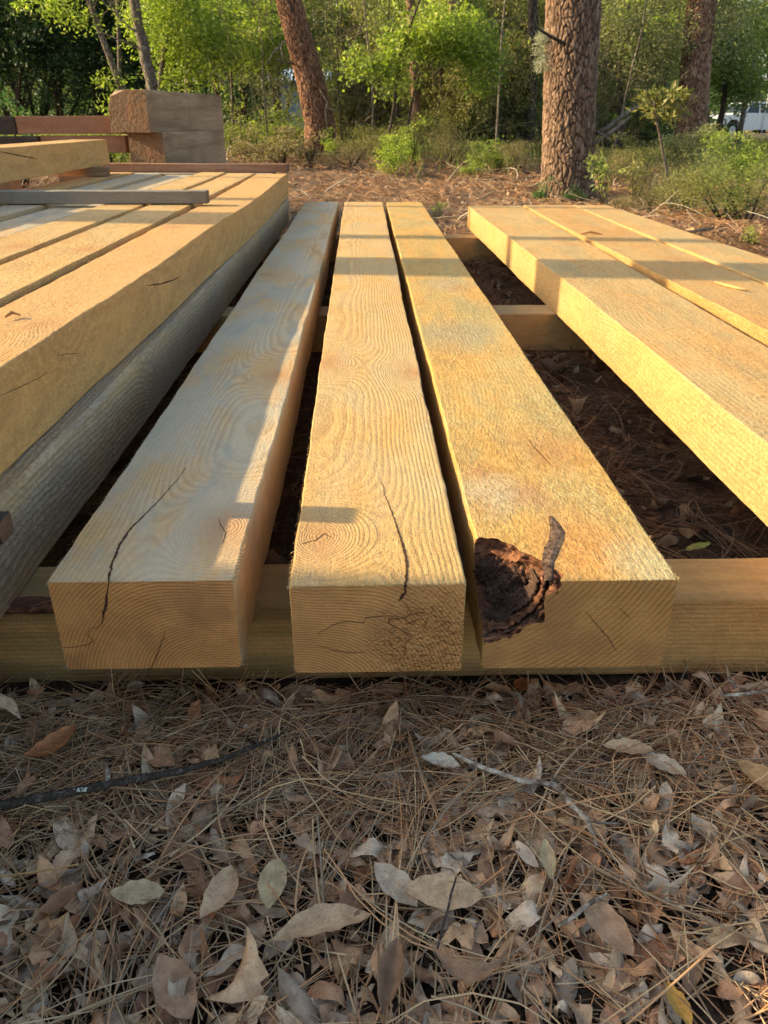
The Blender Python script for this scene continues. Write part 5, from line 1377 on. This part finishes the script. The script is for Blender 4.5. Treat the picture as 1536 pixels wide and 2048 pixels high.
# tangle of twigs
def twigs(n, seed):
    r = np.random.default_rng(seed); seg = 6
    x = r.uniform(-2.4, 4.9, n); y = r.uniform(14.4, 18.5, n); z = hz(x, y) + r.random(n) ** 1.6 * 1.9
    L = r.uniform(.3, 1.3, n); a = r.uniform(0, 6.28, n); e = r.normal(.7, .6, n); b = r.normal(0, .6, n)
    sg = np.linspace(0, 1, seg)[None]
    ang = a[:, None] + b[:, None] * sg; el = e[:, None] + r.normal(0, .5, (n, 1)) * sg
    st = (L / (seg - 1))[:, None]
    cx = x[:, None] + np.cumsum(np.cos(ang) * np.cos(el) * st, 1); cy = y[:, None] + np.cumsum(np.sin(ang) * np.cos(el) * st, 1)
    cz = np.maximum(z[:, None] + np.cumsum(np.sin(el) * st, 1), hz(cx, cy))
    rd = r.uniform(.0015, .004, n)[:, None] * (1 - .6 * sg)
    V = []
    for k in range(3):
        an = 2.09 * k
        V.append(np.stack([cx + np.cos(an) * rd, cy, cz + np.sin(an) * rd], -1))
    V = np.stack(V, 2); k = np.arange(seg * 3).reshape(seg, 3)
    q = np.stack([k[:-1], np.roll(k[:-1], -1, 1), np.roll(k[1:], -1, 1), k[1:]], -1).reshape(-1, 4)
    return V.reshape(-1, 3), (q[None] + (np.arange(n) * seg * 3)[:, None, None]).reshape(-1, 4)
V_, F_ = twigs(1900, 9)
N = NT('brush_twigs'); M['brush'] = N.out(N.ramp(N.isl, [(0, (.09, .07, .05)), (.5, (.19, .15, .11)), (1, (.34, .29, .23))]), .9)
o = obj('brushwood', mesh_np('brushwood', V_, F_), M['brush'])
tag(o, 'tangle of thin bare twigs and brush filling the thicket', 'brush', kind='stuff')

# far wood
rnd = random.Random(44); bl = []
for k in range(300):
    y = rnd.uniform(33, 62); x = rnd.uniform(-.75, .78) * y
    if 15 < x / y * 40 < 40 and rnd.random() < .35: continue
    if x / y > .36 and y < 52: continue
    h = rnd.uniform(3, 9)
    if x / y > .40: h *= .62
    if x / y > .36 and y >= 52: pass
    for z in np.arange(.6, h, 1.6): bl.append((x + rnd.uniform(-.7, .7), y + rnd.uniform(-.7, .7), z, 1.7, 1.7, 1.0, 1))
V_, F_ = leafcloud(bl, 5400, 22, .26, 78, .6)
V_[:, 2] += .3
o = obj('far_woods', mesh_np('far_woods', V_, F_), foliage('leaves_far', [(0, (.05, .08, .035)), (.5, (.12, .17, .06)), (1, (.24, .29, .10))], .38))
tag(o, 'mass of green woods filling the distance behind the trees', 'woods', kind='stuff')
bl = []
for k in range(260):
    y = rnd.uniform(80, 120); x = rnd.uniform(-.85, .85) * y; h = rnd.uniform(8, 13)
    if x / y > .38: h *= .5
    for z in np.arange(1, h, 3.): bl.append((x, y, z, 4, 4, 2., 1))
V_, F_ = leafcloud(bl, 4200, 20, .7, 79, 1.5)
o = obj('far_woods', mesh_np('far_woods', V_, F_), M['f_deep'])
tag(o, 'dark tree line closing the horizon behind the woods', 'woods', kind='stuff')

# ------------------------------------------------------------------ pickup, canopy, shed
N = NT('white_paint'); N.b.inputs['Coat Weight'].default_value = .4; M['white'] = N.out((.62, .64, .66), .3)
N = NT('dark_glass'); M['glass'] = N.out((.03, .04, .045), .08)
N = NT('tyre'); M['tyre'] = N.out((.02, .02, .02), .8)
N = NT('rim'); M['rim'] = N.out((.45, .45, .46), .35)
N = NT('headlight'); M['lamp'] = N.out((.75, .75, .72), .15)
N = NT('amber'); M['amber'] = N.out((.7, .16, .03), .3)
N = NT('black_trim'); M['trim'] = N.out((.025, .025, .028), .6)
def side_profile(prof, w0, w1=None):
    mb = MB(); n = len(prof)
    w1 = w1 or w0
    mb.v = [Vector((x, -w, z)) for (x, z), w in zip(prof, w1 if isinstance(w1, list) else [w1] * n)] + [Vector((x, w, z)) for (x, z), w in zip(prof, w1 if isinstance(w1, list) else [w1] * n)]
    mb.f = [tuple(range(n)), tuple(reversed(range(n, 2 * n)))]
    for i in range(n): j = (i + 1) % n; mb.f.append((i, i + n, j + n, j))
    return mb
cx0 = W(1500, 243, 47.5)
car = empty('pickup_truck', (cx0.x + .75, 49.5, -.05), math.radians(18)); tag(car, 'white pickup truck parked among the trees at the right edge', 'pickup')
body = [(-2.75, .45), (-2.75, 1.0), (-2.55, 1.16), (-1.25, 1.22), (2.75, 1.22), (2.78, .5), (2.2, .45), (2.15, .75), (1.95, .95), (1.55, .95), (1.3, .75), (1.25, .42), (-1.3, .42), (-1.35, .75), (-1.6, .95), (-2.0, .95), (-2.2, .75), (-2.28, .42)]
bb = side_profile(body, .95)
me = bb.mesh('body'); bm = bmesh.new(); bm.from_mesh(me); bmesh.ops.triangulate(bm, faces=[f for f in bm.faces if len(f.verts) > 4]); bmesh.ops.recalc_face_normals(bm, faces=bm.faces); bm.to_mesh(me); bm.free()
obj('body', me, M['white'], car)
cab = [(-1.28, 1.215), (-.72, 1.78), (-.45, 1.84), (1.05, 1.84), (1.22, 1.76), (1.35, 1.215)]
me = side_profile(cab, .9, [.92, .78, .76, .76, .78, .92]).mesh('cab'); obj('cab', me, M['white'], car)
for s in (-1, 1):
    for prof in ([(-1.02, 1.27), (-.60, 1.72), (-.12, 1.75), (-.12, 1.27)], [(-.02, 1.27), (-.02, 1.75), (.95, 1.75), (1.14, 1.27)]):
        def yy(z): return s * (.92 - (z - 1.215) / .625 * .16 + .006)
        v = [Vector((x, yy(z), z)) for x, z in prof] + [Vector((x, yy(z) - s * .02, z)) for x, z in prof]
        obj('window', mesh_pd('window', v, [(0, 1, 2, 3), (7, 6, 5, 4), (0, 4, 5, 1), (1, 5, 6, 2), (2, 6, 7, 3), (3, 7, 4, 0)]), M['glass'], car)
v = [Vector((-1.235, -.78, 1.28)), Vector((-1.235, .78, 1.28)), Vector((-.80, .68, 1.74)), Vector((-.80, -.68, 1.74))]; v = v + [p + Vector((.03, 0, -.02)) for p in v]
obj('windscreen', mesh_pd('windscreen', v, [(0, 1, 2, 3), (7, 6, 5, 4), (0, 4, 5, 1), (1, 5, 6, 2), (2, 6, 7, 3), (3, 7, 4, 0)]), M['glass'], car)
for xw in (-1.8, 1.72):
    for s in (-1, 1):
        m = MB(); m.tube([(xw, s * .70, .40), (xw, s * .72, .40), (xw, s * .93, .40), (xw, s * .95, .40)], [.34, .40, .40, .34], 24); wh = m.build('wheel', M['tyre'], car, smooth=False)
        m = MB(); m.tube([(xw, s * .94, .40), (xw, s * .965, .40)], [.23, .20], 16); m.build('rim', M['rim'], wh)
for s in (-1, 1):
    m = MB(); m.box((-2.77, s * .72 - .16, .80), (-2.70, s * .72 + .16, .98)); m.build('headlight', M['lamp'], car)
m = MB(); m.box((-2.86, -.93, .45), (-2.74, .93, .66)); m.build('bumper', M['trim'], car)
m = MB(); m.box((-2.765, -.52, .76), (-2.74, .52, 1.0)); m.build('grille', M['trim'], car)
m = MB()
for x in (-.3, .2, .8): m.tube([(x, -.74, 1.90), (x, .74, 1.90)], [.02, .02], 6)
for s in (-1, 1): m.tube([(-.5, s * .70, 1.86), (-.45, s * .70, 1.91), (1.0, s * .70, 1.91), (1.05, s * .70, 1.86)], [.02] * 4, 6)
m.build('roof_rack', M['trim'], car)
# white canopy behind
cc = W(1540, 150, 50)
cp = empty('canopy', (cc.x + 1.0, 50, .15)); tag(cp, 'white peaked canopy above the pickup at the right edge', 'canopy')
m = MB(); zz = cc.z - .15
m.v = [Vector(p) for p in ((-1.6, -1.5, zz - .25), (1.5, -1.5, zz - .1), (1.5, 1.5, zz - .1), (-1.6, 1.5, zz - .25), (0.2, 0, zz + .55), (-1.6, -1.5, zz - .33), (1.5, -1.5, zz - .2), (1.5, 1.5, zz - .2), (-1.6, 1.5, zz - .33))]
m.f = [(0, 1, 4), (1, 2, 4), (2, 3, 4), (3, 0, 4), (0, 5, 6, 1), (1, 6, 7, 2), (2, 7, 8, 3), (3, 8, 5, 0)]
m.build('cover', M['white'], cp)
for x in (-1.5, 1.4):
    for y in (-1.4, 1.4):
        m = MB(); m.tube([(x, y, -.05), (x, y, zz - .2)], [.03, .03], 8); m.build('pole', M['rim'], cp)
# pale blue shed seen through the thicket
N = NT('blue_sheet'); xx = N.sep(N.obj)[0]
M['sheet'] = N.out((.42, .55, .78), .45, N.bump(N.math('SINE', N.math('MULTIPLY', xx, 40.)), .5, .02))
sx0 = W(545, 243, 31).x; sx1 = W(752, 243, 31).x
sh = empty('metal_shed', ((sx0 + sx1) / 2, 31, .4)); tag(sh, 'pale blue metal shed glimpsed through the trees behind the leaning pine', 'shed')
hw = (sx1 - sx0) / 2
m = MB(); m.box((-hw, 0, -.2), (hw, 3.0, 1.75)); m.build('wall', M['sheet'], sh)
m = MB(); m.v = [Vector(p) for p in ((-hw - .15, -.2, 1.7), (hw + .15, -.2, 1.7), (hw + .15, 1.5, 2.15), (-hw - .15, 1.5, 2.15), (hw + .15, 3.2, 1.7), (-hw - .15, 3.2, 1.7))]
m.f = [(0, 1, 2, 3), (3, 2, 4, 5), (0, 3, 5), (1, 4, 2)]
m.build('roof', M['sheet'], sh)
m = MB(); m.box((-.4, -.03, -.1), (.4, -.003, 1.6)); dr = m.build('door', M['trim'], sh)
